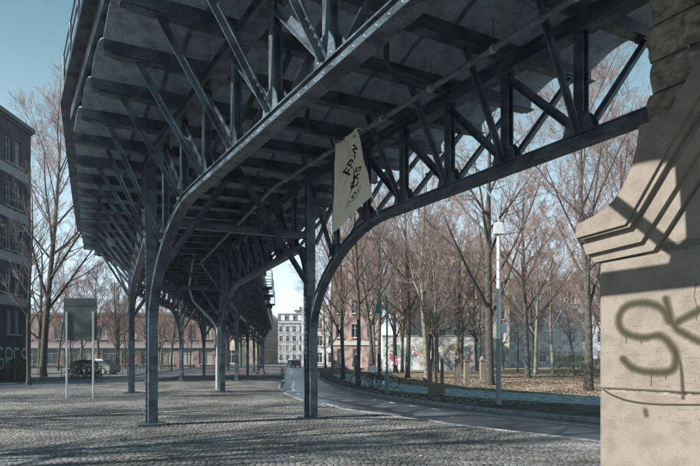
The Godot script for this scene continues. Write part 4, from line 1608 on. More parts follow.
func build_trees() -> void:
	var big := {"levels": 4, "kids": [18, 9, 8, 6], "start": 0.2, "ang0": 0.5, "ang1": 1.05, "ratio": 0.50, "wobble": 0.10, "rise": 0.7}
	var fan := {"levels": 4, "kids": [16, 10, 8, 6], "start": 0.24, "ang0": 0.4, "ang1": 0.9, "ratio": 0.54, "wobble": 0.13, "rise": 0.9}
	var thin := {"levels": 3, "kids": [18, 11, 9], "start": 0.28, "ang0": 0.5, "ang1": 1.0, "ratio": 0.40, "wobble": 0.12, "rise": 0.8}
	var kinds: Array = []
	kinds.append(make_tree("bare_tree", 11, 14.0, 0.24, big, M.bark, M.twig))
	kinds.append(make_tree("bare_tree", 23, 13.0, 0.20, fan, M.bark, M.twig))
	kinds.append(make_tree("bare_tree", 37, 15.0, 0.22, big, M.bark, M.dark_twig))
	kinds.append(make_tree("bare_tree", 41, 13.5, 0.19, fan, M.pale_bark, M.twig))
	kinds.append(make_tree("bare_tree", 59, 11.0, 0.12, thin, M.bark, M.dark_twig))
	kinds.append(make_tree("bare_tree", 67, 6.0, 0.05, thin, M.pale_bark, M.dark_twig))
	# x, d, kind, turn, scale, label, group
	var back := "slender leafless tree deep in the park, behind the front row"
	var list := [
		[8.0, 34.4, 0, 0.3, 1.08, "thick leafless tree rising behind the white lamp post", ""],
		[11.6, 29.2, 1, 1.2, 1.05, "leafless tree nearest the stone pier at the park edge", ""],
		[4.4, 46.0, 2, 2.2, 0.9, "dark leafless tree left of the staked sapling, farther into the park", ""],
		[5.1, 40.0, 3, 0.8, 0.95, "leafless tree just behind the staked sapling", ""],
		[0.46, 34.0, 4, 2.9, 1.1, "thin leaning leafless tree beside the parked bicycles", ""],
		[-0.5, 44.0, 1, 4.2, 0.85, "leafless tree by the kerb left of the bicycles", ""],
		[2.1, 43.0, 4, 1.1, 1.15, "slim dark leafless tree just left of the green lantern", ""],
		[3.6, 25.0, 5, 0.5, 1.0, "young sapling held inside the wooden stakes", ""],
		[13.6, 46.0, 0, 1.9, 0.95, "leafless tree right of the white lamp post, mid park", ""],
		[17.0, 55.0, 3, 3.1, 0.95, "pale trunked leafless tree in front of the hedge", ""],
		[15.2, 36.0, 1, 5.0, 1.0, "leafless tree between the lamp post and the pier", ""],
		[-1.8, 62.0, 3, 0.4, 0.8, "small leafless tree at the kerb bend down the street", ""],
		[-3.6, 88.0, 0, 2.5, 0.7, "reddish leafless tree farthest down the right kerb", ""],
		[-25.6, 50.0, 1, 1.0, 1.5, "tall leafless tree rising behind the dark apartment house", ""],
		[-19.6, 36.6, 4, 0.2, 1.0, "leafless tree on the side pavement next to the dark apartment house", ""],
		[-26.0, 62.0, 1, 2.0, 0.75, "leafless street tree behind the sign board, left one", ""],
		[-24.0, 72.0, 3, 3.3, 0.72, "leafless street tree behind the sign board, right one", ""],
	]
	var lt := [[-29.0, 56.0, 0, 0.8], [-30.5, 68.0, 1, 0.7], [-22.6, 58.0, 4, 0.8], [-31.0, 80.0, 2, 0.7], [-26.5, 84.0, 3, 0.7], [-36.0, 74.0, 1, 0.75], [-40.0, 86.0, 0, 0.7], [-34.0, 62.0, 3, 0.7], [-25.5, 66.0, 0, 0.65], [-23.2, 78.0, 1, 0.62], [-27.8, 76.0, 4, 0.9], [-33.0, 88.0, 1, 0.7], [-28.5, 90.0, 2, 0.6], [-24.5, 92.0, 3, 0.62]]
	for k in lt.size():
		list.append([lt[k][0], lt[k][1], lt[k][2], k * 1.3, lt[k][3], "leafless tree in the row in front of the low brick hall", "trees in front of the brick hall"])
	R_fill(list, back)
	# trees outside the frame on the left, whose branches shade the foreground
	list.append([-13.5, 6.0, 1, 0.9, 0.95, "leafless tree beside the square, left of the viewer, nearest", ""])
	list.append([-19.5, 11.0, 0, 2.4, 1.0, "leafless tree beside the square, left of the viewer, middle", ""])
	list.append([-24.5, 18.5, 1, 4.0, 1.0, "leafless tree beside the square, left of the viewer, farthest", ""])
	list.append([-17.5, 3.2, 0, 5.2, 0.95, "leafless tree beside the square, left of the viewer, second", ""])
	var n := 0
	for e in list:
		var src: Node3D = kinds[e[2]]
		var o: Node3D = src.duplicate()
		o.name = numbered("bare_tree" if e[2] != 5 else "young_tree")
		add_child(o)
		o.position = P(e[0], -0.02, e[1])
		o.rotation.y = e[3]
		o.scale = Vector3.ONE * e[4]
		tag(o, e[5], "tree", e[6])
		n += 1
	for k in kinds:
		k.free()
	# hedge of dense evergreen leaves at the back of the park
	var hedges := [[19.5, 52.0, 2.6, 1.7], [23.0, 54.0, 2.4, 1.5], [26.5, 51.0, 2.6, 1.8]]
	var hl := ["evergreen hedge clump at the back of the park, left one", "evergreen hedge clump at the back of the park, middle one", "evergreen hedge clump at the back of the park, right one"]
	for k in 3:
		var e: Array = hedges[k]
		shrub("hedge_shrub", hl[k], P(e[0], 0, e[1]), e[2], e[3], 90 + k, "hedge shrubs at the back of the park")
	for k in 6:
		shrub("hedge_shrub", "dark hedge along the foot of the low brick hall", P(-52.0 + k * 4.6, 0, 92.0 - 2.2 * (k % 2)), 2.7, 3.0, 120 + k, "hedge in front of the brick hall")
	shrub("roadside_bush", "dark evergreen bush behind the sign board posts", P(-19.9, 0, 45.0), 1.5, 1.35, 99, "")
	shrub("roadside_bush", "dark ivy bush at the foot of the apartment house", P(-22.4, 0, 40.5), 0.9, 1.5, 101, "")

func R_fill(list: Array, label: String) -> void:
	var R := RandomNumberGenerator.new()
	R.seed = 404
	var n := 0
	var tries := 0
	while n < 32 and tries < 4000:
		tries += 1
		var d := R.randf_range(44.0, 74.0)
		var x := R.randf_range(1.5, d * 0.56)
		if Geometry2D.is_point_in_polygon(Vector2(x, d), between(path_near, path_far)):
			continue
		var ok := true
		for e in list:
			if Vector2(e[0], e[1]).distance_to(Vector2(x, d)) < 3.6:
				ok = false
		if not ok:
			continue
		list.append([x, d, [0, 1, 2, 3, 4, 3, 1][R.randi() % 7], R.randf() * TAU, R.randf_range(0.75, 1.05), label, "park trees behind the front row"])
		n += 1

func shrub(called: String, label: String, at: Vector3, w: float, h: float, sd: int, group: String) -> void:
	var R := RandomNumberGenerator.new()
	R.seed = sd
	var t := thing(called, label, "shrub", at, 0, group)
	var g := Geo.new()
	var f := FastNoiseLite.new()
	f.seed = sd
	f.frequency = 0.9
	for k in 2600:
		var a := R.randf() * TAU
		var e := R.randf_range(0.0, 1.0)
		var rr := sqrt(R.randf_range(0.15, 1.0))
		var y := e * h
		var lim := w * sqrt(maxf(0.0, 1.0 - pow(e, 3.0))) * (1.0 + 0.45 * f.get_noise_3d(cos(a) * 2, y, sin(a) * 2))
		var p := Vector3(cos(a) * rr * lim, y + 0.05, sin(a) * rr * lim * 0.6)
		var x := Vector3(R.randf_range(-1, 1), R.randf_range(-1, 1), R.randf_range(-1, 1)).normalized() * R.randf_range(0.04, 0.08)
		var z := x.cross(Vector3(R.randf_range(-1, 1), R.randf_range(-1, 1), R.randf_range(-1, 1))).normalized() * 0.035
		g.tri(p - x, p + z, p + x)
		g.tri(p - x, p + x, p - z)
	put("foliage", g, M.hedge, t)
	g = Geo.new()
	for k in 7:
		var a := R.randf() * TAU
		g.tube([Vector3(0, -0.05, 0), Vector3(cos(a) * w * 0.3, h * 0.5, sin(a) * w * 0.2), Vector3(cos(a) * w * 0.5, h * 0.9, sin(a) * w * 0.3)], [0.03, 0.02, 0.01], 4, false)
	put("stem", g, M.bark, t)

# ------------------------------------------------------------------ street things
func build_street_things() -> void:
	build_banner()
	# sign board seen from behind
	var t := thing("sign_board", "dark blank back of a street sign board on two thin posts", "sign", P(-10.2, 0, 22.7))
	var g := Geo.new()
	g.box(Vector3(-0.02, 3.02, -0.05), Vector3(1.25, 1.6, 0.03))
	g.box(Vector3(-0.02, 3.55, -0.028), Vector3(1.2, 0.05, 0.02))
	g.box(Vector3(-0.02, 2.5, -0.028), Vector3(1.2, 0.05, 0.02))
	put("board", g, M.sign_back, t)
	for x in [-0.5, 0.5]:
		g = Geo.new()
		g.tube([Vector3(x, -0.05, 0.025), Vector3(x, 3.3, 0.025)], [0.038, 0.038], 8)
		put("post", g, M.zinc, t)
	# white lamp post
	t = thing("lamp_post", "tall white lamp post with curved arm standing on the verge", "street lamp", P(5.0, 0, 20.2))
	g = Geo.new()
	g.tube([Vector3(0, -0.05, 0), Vector3(0, 2.2, 0)], [0.085, 0.08], 10)
	put("lower_post", g, M.post_grey, t)
	g = Geo.new()
	g.tube([Vector3(0, 2.2, 0), Vector3(0, 5.75, 0)], [0.072, 0.06], 10)
	put("post", g, M.white_paint, t)
	g = Geo.new()
	g.cbox(Vector3(-0.02, 5.72, 0.02), Vector3(0.27, 0.38, 0.16), 0.02)
	put("control_box", g, M.white_paint, t)
	g = Geo.new()
	var pts: Array = []
	var rs: Array = []
	for k in 10:
		var a := PI * 0.5 * k / 9.0
		pts.append(Vector3(-1.75 * (1.0 - cos(a)), 6.1 + 1.75 * sin(a), 0))
		rs.append(0.035)
	g.tube(pts, rs, 7)
	put("arm", g, M.zinc, t)
	g = Geo.new()
	g.cbox(Vector3(-2.1, 7.74, 0), Vector3(0.75, 0.14, 0.26), 0.03)
	put("lamp_head", g, M.zinc, t)
	g = Geo.new()
	g.box(Vector3(0.17, 2.55, 0.02), Vector3(0.2, 0.3, 0.06))
	put("small_sign", g, M.white_paint, t)
	# green gooseneck lantern
	t = thing("gooseneck_lantern", "slim green gooseneck street lantern with bell shade by the path", "street lamp", P(1.64, 0, 26.6))
	g = Geo.new()
	g.lathe(Vector3.ZERO, [Vector2(0.10, -0.05), Vector2(0.10, 0.9), Vector2(0.06, 1.0), Vector2(0.045, 1.1), Vector2(0.04, 4.2), Vector2(0.0, 4.21)], 10)
	put("post", g, M.green_paint, t)
	g = Geo.new()
	pts = []
	rs = []
	for k in 11:
		var a := PI * k / 10.0
		pts.append(Vector3(-0.19 + 0.19 * cos(a), 4.2 + 0.38 * sin(a), 0))
		rs.append(0.024)
	pts.append(Vector3(-0.38, 4.0, 0))
	rs.append(0.024)
	g.tube(pts, rs, 7)
	put("gooseneck", g, M.green_paint, t)
	g = Geo.new()
	g.lathe(Vector3(-0.38, 3.55, 0), [Vector2(0.2, 0.0), Vector2(0.17, 0.06), Vector2(0.1, 0.22), Vector2(0.06, 0.36), Vector2(0.05, 0.46), Vector2(0.0, 0.48)], 14)
	put("lamp_shade", g, M.green_paint, t)
	# tree guard round the sapling
	t = thing("tree_guard", "wooden tree guard of stakes and boards around the sapling", "tree guard", P(3.6, 0, 25.0))
	for e in [[-0.24, -0.2], [0.24, -0.2], [0.24, 0.2], [-0.24, 0.2]]:
		g = Geo.new()
		g.tube([Vector3(e[0], -0.05, e[1]), Vector3(e[0], 1.5, e[1])], [0.045, 0.042], 7)
		put("stake", g, M.wood, t)
	for k in 4:
		for s in [-1.0, 1.0]:
			g = Geo.new()
			g.box(Vector3(0, 0.07 + k * 0.11, s * 0.262), Vector3(0.6, 0.09, 0.03))
			put("board", g, M.wood, t)
			g = Geo.new()
			g.box(Vector3(s * 0.302, 0.07 + k * 0.11, 0), Vector3(0.03, 0.09, 0.5))
			put("board", g, M.wood, t)
	# stone posts
	var spots := [[6.55, 36.5, "left of the pair of stone gate posts among the park trees"], [7.05, 36.3, "right of the pair of stone gate posts among the park trees"], [9.15, 41.5, "single stone post right of the gate post pair"]]
	var sp: Node3D = null
	for e in spots:
		if sp == null:
			sp = thing("stone_post", e[2], "post", P(e[0], 0, e[1]), 0.1, "stone posts in the park")
			g = Geo.new()
			g.cbox(Vector3(0, -0.05, 0), Vector3(0.3, 1.4, 0.3), 0.02)
			put("shaft", g, M.stone, sp)
			g = Geo.new()
			g.cbox(Vector3(0, 1.35, 0), Vector3(0.38, 0.1, 0.38), 0.02)
			g.lathe(Vector3(0, 1.45, 0), [Vector2(0.17, 0.0), Vector2(0.15, 0.12), Vector2(0.08, 0.22), Vector2(0.0, 0.26)], 10)
			put("cap", g, M.stone, sp)
		else:
			copy_of(sp, e[2], P(e[0], 0, e[1]), 0.1, "stone posts in the park")
	# side road railing
	var lf := smooth_line(left_far)
	t = thing("pavement_railing", "low dark metal railing along the far side of the side road", "railing")
	var rl := along(shifted(lf, -0.5), 42.0, 84.0, 2.0)
	for i in rl.size():
		g = Geo.new()
		g.tube([P(rl[i].x, -0.05, rl[i].y), P(rl[i].x, 0.95, rl[i].y)], [0.03, 0.03], 6)
		put("post", g, M.dark_paint, t)
		if i > 0:
			for h in [0.5, 0.92]:
				g = Geo.new()
				g.tube([P(rl[i - 1].x, h, rl[i - 1].y), P(rl[i].x, h, rl[i].y)], [0.022, 0.022], 6)
				put("rail", g, M.dark_paint, t)
	# short post with round disc near the bicycles
	t = thing("round_sign", "short post with small round pale disc beside the bicycles", "sign", P(1.1, 0, 28.8))
	g = Geo.new()
	g.tube([Vector3(0, -0.05, 0), Vector3(0, 0.85, 0)], [0.03, 0.03], 7)
	put("post", g, M.dark_paint, t)
	g = Geo.new()
	g.tube([Vector3(0, 1.02, -0.015), Vector3(0, 1.02, 0.015)], [0.19, 0.19], 18)
	put("disc", g, M.white_paint, t)
	# bicycles
	var bike := make_bicycle()
	tag(bike, "parked bicycle leaning nearest the thin tree", "bicycle", "bicycles parked by the kerb")
	bike.position = P(0.75, 0, 32.0)
	bike.rotation.y = 0.5
	copy_of(bike, "parked bicycle in the middle of the three", P(1.25, 0, 31.2), 0.9, "bicycles parked by the kerb")
	copy_of(bike, "parked bicycle closest to the green lantern", P(1.75, 0, 30.4), 0.35, "bicycles parked by the kerb")
	# cars
	var car := make_car(plain(lin(0.10, 0.11, 0.12), 0.25))
	tag(car, "dark car driving away down the far street", "car", "cars on the far street")
	car.position = P(-9.6, -0.10, 106)
	car.rotation.y = 0.1
	var c2 := make_car(plain(lin(0.55, 0.57, 0.58), 0.25))
	tag(c2, "silver car at the kerb under the far arches", "car", "cars on the far street")
	c2.position = P(-11.3, -0.10, 116)
	c2.rotation.y = 0.12
	var c3 := make_car(plain(lin(0.16, 0.17, 0.19), 0.3))
	tag(c3, "grey car parked beyond the railing at left", "car", "cars on the far street")
	c3.position = P(-24.5, -0.01, 58)
	c3.rotation.y = 1.35
	var c4 := make_car(plain(lin(0.30, 0.07, 0.06), 0.3))
	tag(c4, "dark red car farthest away at the street end", "car", "cars on the far street")
	c4.position = P(-11.2, -0.10, 136)
	c4.rotation.y = 0.1

func build_banner() -> void:
	rng.seed = 9
	var t := thing("cloth_banner", "creased cream cloth banner with scrawled dark lettering tied under the railway", "banner")
	var TL := P(-0.304, 5.90, 12.15)
	var TR := P(0.133, 5.92, 11.39)
	var BL := P(-0.393, 4.44, 13.88)
	var BR := P(0.438, 4.79, 11.94)
	var f := FastNoiseLite.new()
	f.seed = 4
	f.frequency = 1.3
	var nx := 26
	var ny := 40
	var nrm := (TR - TL).cross(BL - TL).normalized()
	if nrm.z < 0:
		nrm = -nrm
	var pos := func(a: float, b: float) -> Vector3:
		var top := TL.lerp(TR, a)
		top.y -= 0.10 * sin(PI * a) * (1.0 - a)
		var p: Vector3 = top.lerp(BL.lerp(BR, a), b)
		var fold := 0.05 * sin(a * 9.0 + b * 3.2) * (0.4 + 0.6 * b) + 0.022 * sin(a * 23.0 - b * 5.0) + 0.09 * f.get_noise_2d(a * 2.4 + b, b * 1.6) + 0.03 * sin((a - b) * 14.0) * (1.0 - b)
		return p + nrm * (fold * (0.25 + 0.75 * sin(PI * clampf(a, 0.0, 1.0))) - 0.12 * sin(PI * b) * sin(PI * a))
	var g := Geo.new()
	var cell := func(i: int, j: int) -> Vector3:
		return pos.call(float(i) / nx, float(j) / ny)
	var nm := func(i: int, j: int) -> Vector3:
		var a := float(i) / nx
		var b := float(j) / ny
		var dx: Vector3 = pos.call(a + 0.01, b) - pos.call(a - 0.01, b)
		var dy: Vector3 = pos.call(a, b + 0.01) - pos.call(a, b - 0.01)
		var m := dx.cross(dy).normalized()
		return m if m.dot(nrm) > 0 else -m
	for j in ny:
		for i in nx:
			var q := [[i, j + 1], [i, j], [i + 1, j], [i + 1, j + 1]]
			for tr in [[0, 1, 2], [0, 2, 3]]:
				for e in tr:
					var k: Array = q[e]
					g.v.append(cell.call(k[0], k[1]))
					g.n.append(nm.call(k[0], k[1]))
					g.t.append(Vector2(float(k[0]) / nx, float(k[1]) / ny))
					g.c.append(Color.WHITE)
	var im := Image.create(320, 640, false, Image.FORMAT_RGBA8)
	im.fill(Color(0.95, 0.93, 0.87))
	for k in 2600:
		var p := Vector2(rng.randf() * 320, rng.randf() * 640)
		var e := rng.randf_range(0.0, 1.0)
		dab(im, p, rng.randf_range(2, 11), Color(0.86 + 0.1 * e, 0.835 + 0.1 * e, 0.76 + 0.1 * e, 0.10), 0.9)
	var ink := Color(0.10, 0.09, 0.09, 1)
	# four block letters climbing to the right
	var letters := [
		[[Vector2(0, 0), Vector2(0, 46)], [Vector2(0, 0), Vector2(26, 0)], [Vector2(0, 22), Vector2(22, 22)], [Vector2(0, 46), Vector2(26, 46)]],
		[[Vector2(0, 46), Vector2(0, 0), Vector2(24, 4), Vector2(24, 22), Vector2(0, 26)]],
		[[Vector2(0, 46), Vector2(14, 0), Vector2(28, 46)], [Vector2(6, 30), Vector2(24, 30)]],
		[[Vector2(0, 46), Vector2(2, 0), Vector2(24, 46), Vector2(26, 0)]],
	]
	var rot := -0.62
	for k in 4:
		var o := Vector2(70, 222) + Vector2(k * 56, 0).rotated(rot)
		for st in letters[k]:
			var pp: Array = []
			for p in st:
				pp.append(o + (p as Vector2).rotated(rot) * 1.4)
			stroke(im, pp, 7.0, ink, 0.4, 0.2)
	var second := [
		[[Vector2(26, 6), Vector2(8, 0), Vector2(0, 22), Vector2(8, 44), Vector2(26, 40)]],
		[[Vector2(0, 44), Vector2(14, 0), Vector2(28, 44)], [Vector2(6, 28), Vector2(24, 28)]],
		[[Vector2(26, 4), Vector2(6, 2), Vector2(4, 18), Vector2(24, 26), Vector2(22, 42), Vector2(2, 42)]],
	]
	for k in 3:
		var o := Vector2(140, 392) + Vector2(k * 50, 0).rotated(-0.95)
		for st in second[k]:
			var pp: Array = []
			for p in st:
				pp.append(o + (p as Vector2).rotated(-0.95) * 1.25)
			stroke(im, pp, 6.5, ink, 0.4, 0.2)
	stroke(im, [Vector2(222, 178), Vector2(200, 214)], 5, ink, 0.4)
	stroke(im, [Vector2(196, 176), Vector2(226, 206)], 5, ink, 0.4)
	stroke(im, curved([Vector2(190, 232), Vector2(186, 300), Vector2(172, 372), Vector2(150, 440), Vector2(112, 510)]), 5, ink, 0.4, 0.2)
	stroke(im, curved([Vector2(104, 530), Vector2(150, 528), Vector2(206, 520)]), 4, ink, 0.4, 0.2)
	stroke(im, curved([Vector2(150, 468), Vector2(132, 480), Vector2(134, 506), Vector2(154, 504)]), 4, ink, 0.4)
	stroke(im, curved([Vector2(176, 464), Vector2(164, 484), Vector2(176, 504), Vector2(190, 486), Vector2(176, 464)]), 4, ink, 0.4)
	stroke(im, curved([Vector2(214, 458), Vector2(200, 466), Vector2(212, 484), Vector2(202, 500)]), 4, ink, 0.4)
	stroke(im, [Vector2(228, 452), Vector2(230, 488)], 4, ink, 0.4)
	var m := StandardMaterial3D.new()
	m.albedo_texture = ImageTexture.create_from_image(im)
	m.roughness = 0.95
	m.cull_mode = BaseMaterial3D.CULL_DISABLED
	m.backlight_enabled = true
	m.backlight = Color(0.6, 0.57, 0.48)
	put("cloth", g, m, t)
	# cords that tie the corners to pipe and chord
	for e in [[TL, TL + Vector3(-0.04, 0.1, 0.02)], [TR, TR + Vector3(0.1, -0.06, 0.04)], [BL, BL + Vector3(0.02, -0.12, -0.12)], [BR, BR + Vector3(0.12, -0.35, -0.12)]]:
		g = Geo.new()
		g.tube(e, [0.008, 0.008], 5)
		put("cord", g, M.cloth, t)

func ring_tube(g: Geo, c: Vector3, r: float, tr: float, n: int, k := 5) -> void:
	for i in n:
		var a := TAU * i / n
		var b := TAU * (i + 1) / n
		g.tube([c + Vector3(cos(a) * r, sin(a) * r, 0), c + Vector3(cos(b) * r, sin(b) * r, 0)], [tr, tr], k, false)

func make_bicycle() -> Node3D:
	var t := thing("bicycle", "", "bicycle")
	for x in [-0.52, 0.52]:
		var g := Geo.new()
		ring_tube(g, Vector3(x, 0.34, 0), 0.32, 0.02, 20)
		var w := put("wheel", g, M.rubber, t)
		g = Geo.new()
		for i in 12:
			var a := TAU * i / 12
			g.tube([Vector3(x, 0.34, 0), Vector3(x + cos(a) * 0.31, 0.34 + sin(a) * 0.31, 0)], [0.003, 0.003], 3, false)
		put("spokes", g, M.zinc, w)
	var fr := Geo.new()
	var bb := Vector3(-0.06, 0.30, 0)
	var st := Vector3(-0.2, 0.78, 0)
	var hd := Vector3(0.36, 0.80, 0)
	for e in [[bb, st], [bb, hd + Vector3(0.02, -0.08, 0)], [st + Vector3(0.02, -0.05, 0), hd], [bb, Vector3(-0.52, 0.34, 0)], [st, Vector3(-0.52, 0.34, 0)], [hd, Vector3(0.52, 0.34, 0)], [st, st + Vector3(-0.04, 0.14, 0)], [hd, hd + Vector3(-0.04, 0.22, 0)]]:
		fr.tube([e[0], e[1]], [0.017, 0.017], 6)
	put("frame", fr, M.dark_paint, t)
	var s := Geo.new()
	s.tube([Vector3(-0.36, 0.94, 0), Vector3(-0.24, 0.95, 0), Vector3(-0.1, 0.94, 0)], [0.07, 0.05, 0.02], 8)
	put("saddle", s, M.black, t)
	s = Geo.new()
	s.tube([Vector3(0.2, 1.03, -0.28), Vector3(0.32, 1.02, -0.1), Vector3(0.32, 1.02, 0.1), Vector3(0.2, 1.03, 0.28)], [0.014, 0.014, 0.014, 0.014], 6)
	put("handlebar", s, M.zinc, t)
	s = Geo.new()
	s.tube([bb + Vector3(0, 0, -0.02), bb + Vector3(0, 0, 0.03)], [0.09, 0.09], 12)
	s.tube([bb + Vector3(0, 0, 0.05), bb + Vector3(0.12, -0.1, 0.05), bb + Vector3(0.12, -0.1, 0.14)], [0.012, 0.012, 0.02], 5)
	s.tube([bb + Vector3(0, 0, -0.05), bb + Vector3(-0.12, 0.1, -0.05), bb + Vector3(-0.12, 0.1, -0.14)], [0.012, 0.012, 0.02], 5)
	put("crank", s, M.zinc, t)
	return t

func make_car(paint: Material) -> Node3D:
	# nose towards -z
	var t := thing("car", "", "car")
	var prof := [Vector2(-2.05, 0.32), Vector2(-2.1, 0.62), Vector2(-1.95, 0.78), Vector2(-1.0, 0.92), Vector2(-0.9, 0.94), Vector2(0.9, 0.96), Vector2(1.9, 0.9), Vector2(2.08, 0.75), Vector2(2.1, 0.4), Vector2(2.0, 0.3)]
	var g := Geo.new()
	car_loft(g, prof, 0.86, 0.80)
	put("body", g, paint, t)
	g = Geo.new()
	car_loft(g, [Vector2(-0.98, 0.93), Vector2(-0.2, 1.38), Vector2(0.2, 1.45), Vector2(1.0, 1.43), Vector2(1.75, 0.93)], 0.78, 0.60)
	put("windows", g, M.glass, t)
	g = Geo.new()
	car_loft(g, [Vector2(-0.22, 1.385), Vector2(0.2, 1.47), Vector2(1.0, 1.45), Vector2(1.2, 1.32), Vector2(0.2, 1.33)], 0.66, 0.61)
	put("roof", g, paint, t)
	for x in [-0.78, 0.78]:
		for z in [-1.3, 1.3]:
			g = Geo.new()
			g.tube([Vector3(x - 0.1, 0.31, z), Vector3(x + 0.1, 0.31, z)], [0.31, 0.31], 18)
			var w := put("wheel", g, M.rubber, t)
			g = Geo.new()
			g.tube([Vector3(x - 0.108, 0.31, z), Vector3(x + 0.108, 0.31, z)], [0.19, 0.19], 14)
			put("rim", g, M.zinc, w)
	for x in [-0.62, 0.62]:
		g = Geo.new()
		g.box(Vector3(x, 0.68, -2.04), Vector3(0.36, 0.14, 0.1))
		put("headlight", g, M.white_paint, t)
		g = Geo.new()
		g.box(Vector3(x, 0.74, 2.06), Vector3(0.34, 0.16, 0.08))
		put("tail_light", g, plain(lin(0.45, 0.02, 0.02), 0.3), t)
	return t

func car_loft(g: Geo, prof: Array, w0: float, w1: float) -> void:
	# silhouette in the z-y plane, pulled in towards the top
	var lo := 99.0
	var hi := -99.0
	for p in prof:
		lo = minf(lo, p.y)
		hi = maxf(hi, p.y)
	var m := prof.size()
	var wd := func(p: Vector2) -> float:
		return lerpf(w0, w1, (p.y - lo) / (hi - lo))
	for k in m:
		var a: Vector2 = prof[k]
		var b: Vector2 = prof[(k + 1) % m]
		g.quad(Vector3(-wd.call(a), a.y, a.x), Vector3(-wd.call(b), b.y, b.x), Vector3(wd.call(b), b.y, b.x), Vector3(wd.call(a), a.y, a.x))
	var ix := Geometry2D.triangulate_polygon(PackedVector2Array(prof))
	for k in range(0, ix.size(), 3):
		for s in [-1.0, 1.0]:
			var w: Array = []
			for e in 3:
				var p: Vector2 = prof[ix[k + e]]
				w.append(Vector3(s * wd.call(p), p.y, p.x))
			if (w[2] - w[0]).cross(w[1] - w[0]).x * s > 0:
				g.tri(w[0], w[1], w[2])
			else:
				g.tri(w[0], w[2], w[1])

# ------------------------------------------------------------------ people
# bones: [a, b, ra, rb, colour]; smooth union meshed as surface nets
func net(g: Geo, bones: Array, cell: float, blend: float) -> void:
	var lo := Vector3.ONE * 99
	var hi := Vector3.ONE * -99
	for b in bones:
		var r: float = maxf(b[2], b[3]) + blend + cell * 2
		lo = lo.min(b[0] - Vector3.ONE * r).min(b[1] - Vector3.ONE * r)
		hi = hi.max(b[0] + Vector3.ONE * r).max(b[1] + Vector3.ONE * r)
	var n := Vector3i((hi - lo) / cell) + Vector3i.ONE * 2
	var val := PackedFloat32Array()
	val.resize(n.x * n.y * n.z)
	val.fill(9.0)
	var who := PackedInt32Array()
	who.resize(val.size())
	var near := PackedFloat32Array()
	near.resize(val.size())
	near.fill(9.0)
	for q in bones.size():
		var b: Array = bones[q]
		var r: float = maxf(b[2], b[3]) + blend + cell * 2
		var l: Vector3 = ((b[0] as Vector3).min(b[1]) - Vector3.ONE * r - lo) / cell
		var h: Vector3 = ((b[0] as Vector3).max(b[1]) + Vector3.ONE * r - lo) / cell
		var ab: Vector3 = b[1] - b[0]
		var l2 := maxf(ab.length_squared(), 1e-8)
		for z in range(maxi(0, int(l.z)), mini(n.z, int(h.z) + 2)):
			for y in range(maxi(0, int(l.y)), mini(n.y, int(h.y) + 2)):
				for x in range(maxi(0, int(l.x)), mini(n.x, int(h.x) + 2)):
					var p := lo + Vector3(x, y, z) * cell
					var t := clampf((p - b[0]).dot(ab) / l2, 0, 1)
					var d: float = p.distance_to(b[0] + ab * t) - lerpf(b[2], b[3], t)
					var k := x + n.x * (y + n.y * z)
					if d < near[k]:
						near[k] = d
						who[k] = q
					var e := val[k]
					var hh := maxf(blend - absf(e - d), 0.0) / blend
					val[k] = minf(e, d) - hh * hh * blend * 0.25
	var ids := {}
	var vs: Array = []
	var cs: Array = []
	for z in n.z - 1:
		for y in n.y - 1:
			for x in n.x - 1:
				var s := 0
				var f: Array = []
				for q in 8:
					var k := (x + (q & 1)) + n.x * ((y + ((q >> 1) & 1)) + n.y * (z + (q >> 2)))
					f.append(val[k])
					if val[k] < 0:
						s += 1
				if s == 0 or s == 8:
					continue
				var acc := Vector3.ZERO
				var m := 0
				for e in [[0, 1], [2, 3], [4, 5], [6, 7], [0, 2], [1, 3], [4, 6], [5, 7], [0, 4], [1, 5], [2, 6], [3, 7]]:
					var a: float = f[e[0]]
					var b: float = f[e[1]]
					if (a < 0) != (b < 0):
						var t := a / (a - b)
						var pa := Vector3(e[0] & 1, (e[0] >> 1) & 1, e[0] >> 2)
						var pb := Vector3(e[1] & 1, (e[1] >> 1) & 1, e[1] >> 2)
						acc += pa.lerp(pb, t)
						m += 1
				ids[x + n.x * (y + n.y * z)] = vs.size()
				vs.append(lo + (Vector3(x, y, z) + acc / m) * cell)
				cs.append(bones[who[x + n.x * (y + n.y * z)]][4])
	var st := [1, n.x, n.x * n.y]
	var idx: Array = []
	var nor: Array = []
	for v in vs:
		nor.append(Vector3.ZERO)
	for z in range(1, n.z - 1):
		for y in range(1, n.y - 1):
			for x in range(1, n.x - 1):
				var k := x + n.x * (y + n.y * z)
				for ax in 3:
					var a := val[k]
					var b := val[k + st[ax]]
					if (a < 0) == (b < 0):
						continue
					var u: int = st[(ax + 1) % 3]
					var w: int = st[(ax + 2) % 3]
					var q := [ids.get(k, -1), ids.get(k - u, -1), ids.get(k - u - w, -1), ids.get(k - w, -1)]
					if q.has(-1):
						continue
					if a < 0:
						q.reverse()
					idx.append(q)
					var nn: Vector3 = (vs[q[2]] - vs[q[0]]).cross(vs[q[1]] - vs[q[3]])
					for e in q:
						nor[e] += nn
	for q in idx:
		for tr in [[0, 1, 2], [0, 2, 3]]:
			for e in tr:
				g.v.append(vs[q[e]])
				g.n.append(nor[q[e]].normalized())
				g.t.append(Vector2.ZERO)
				g.c.append(cs[q[e]])

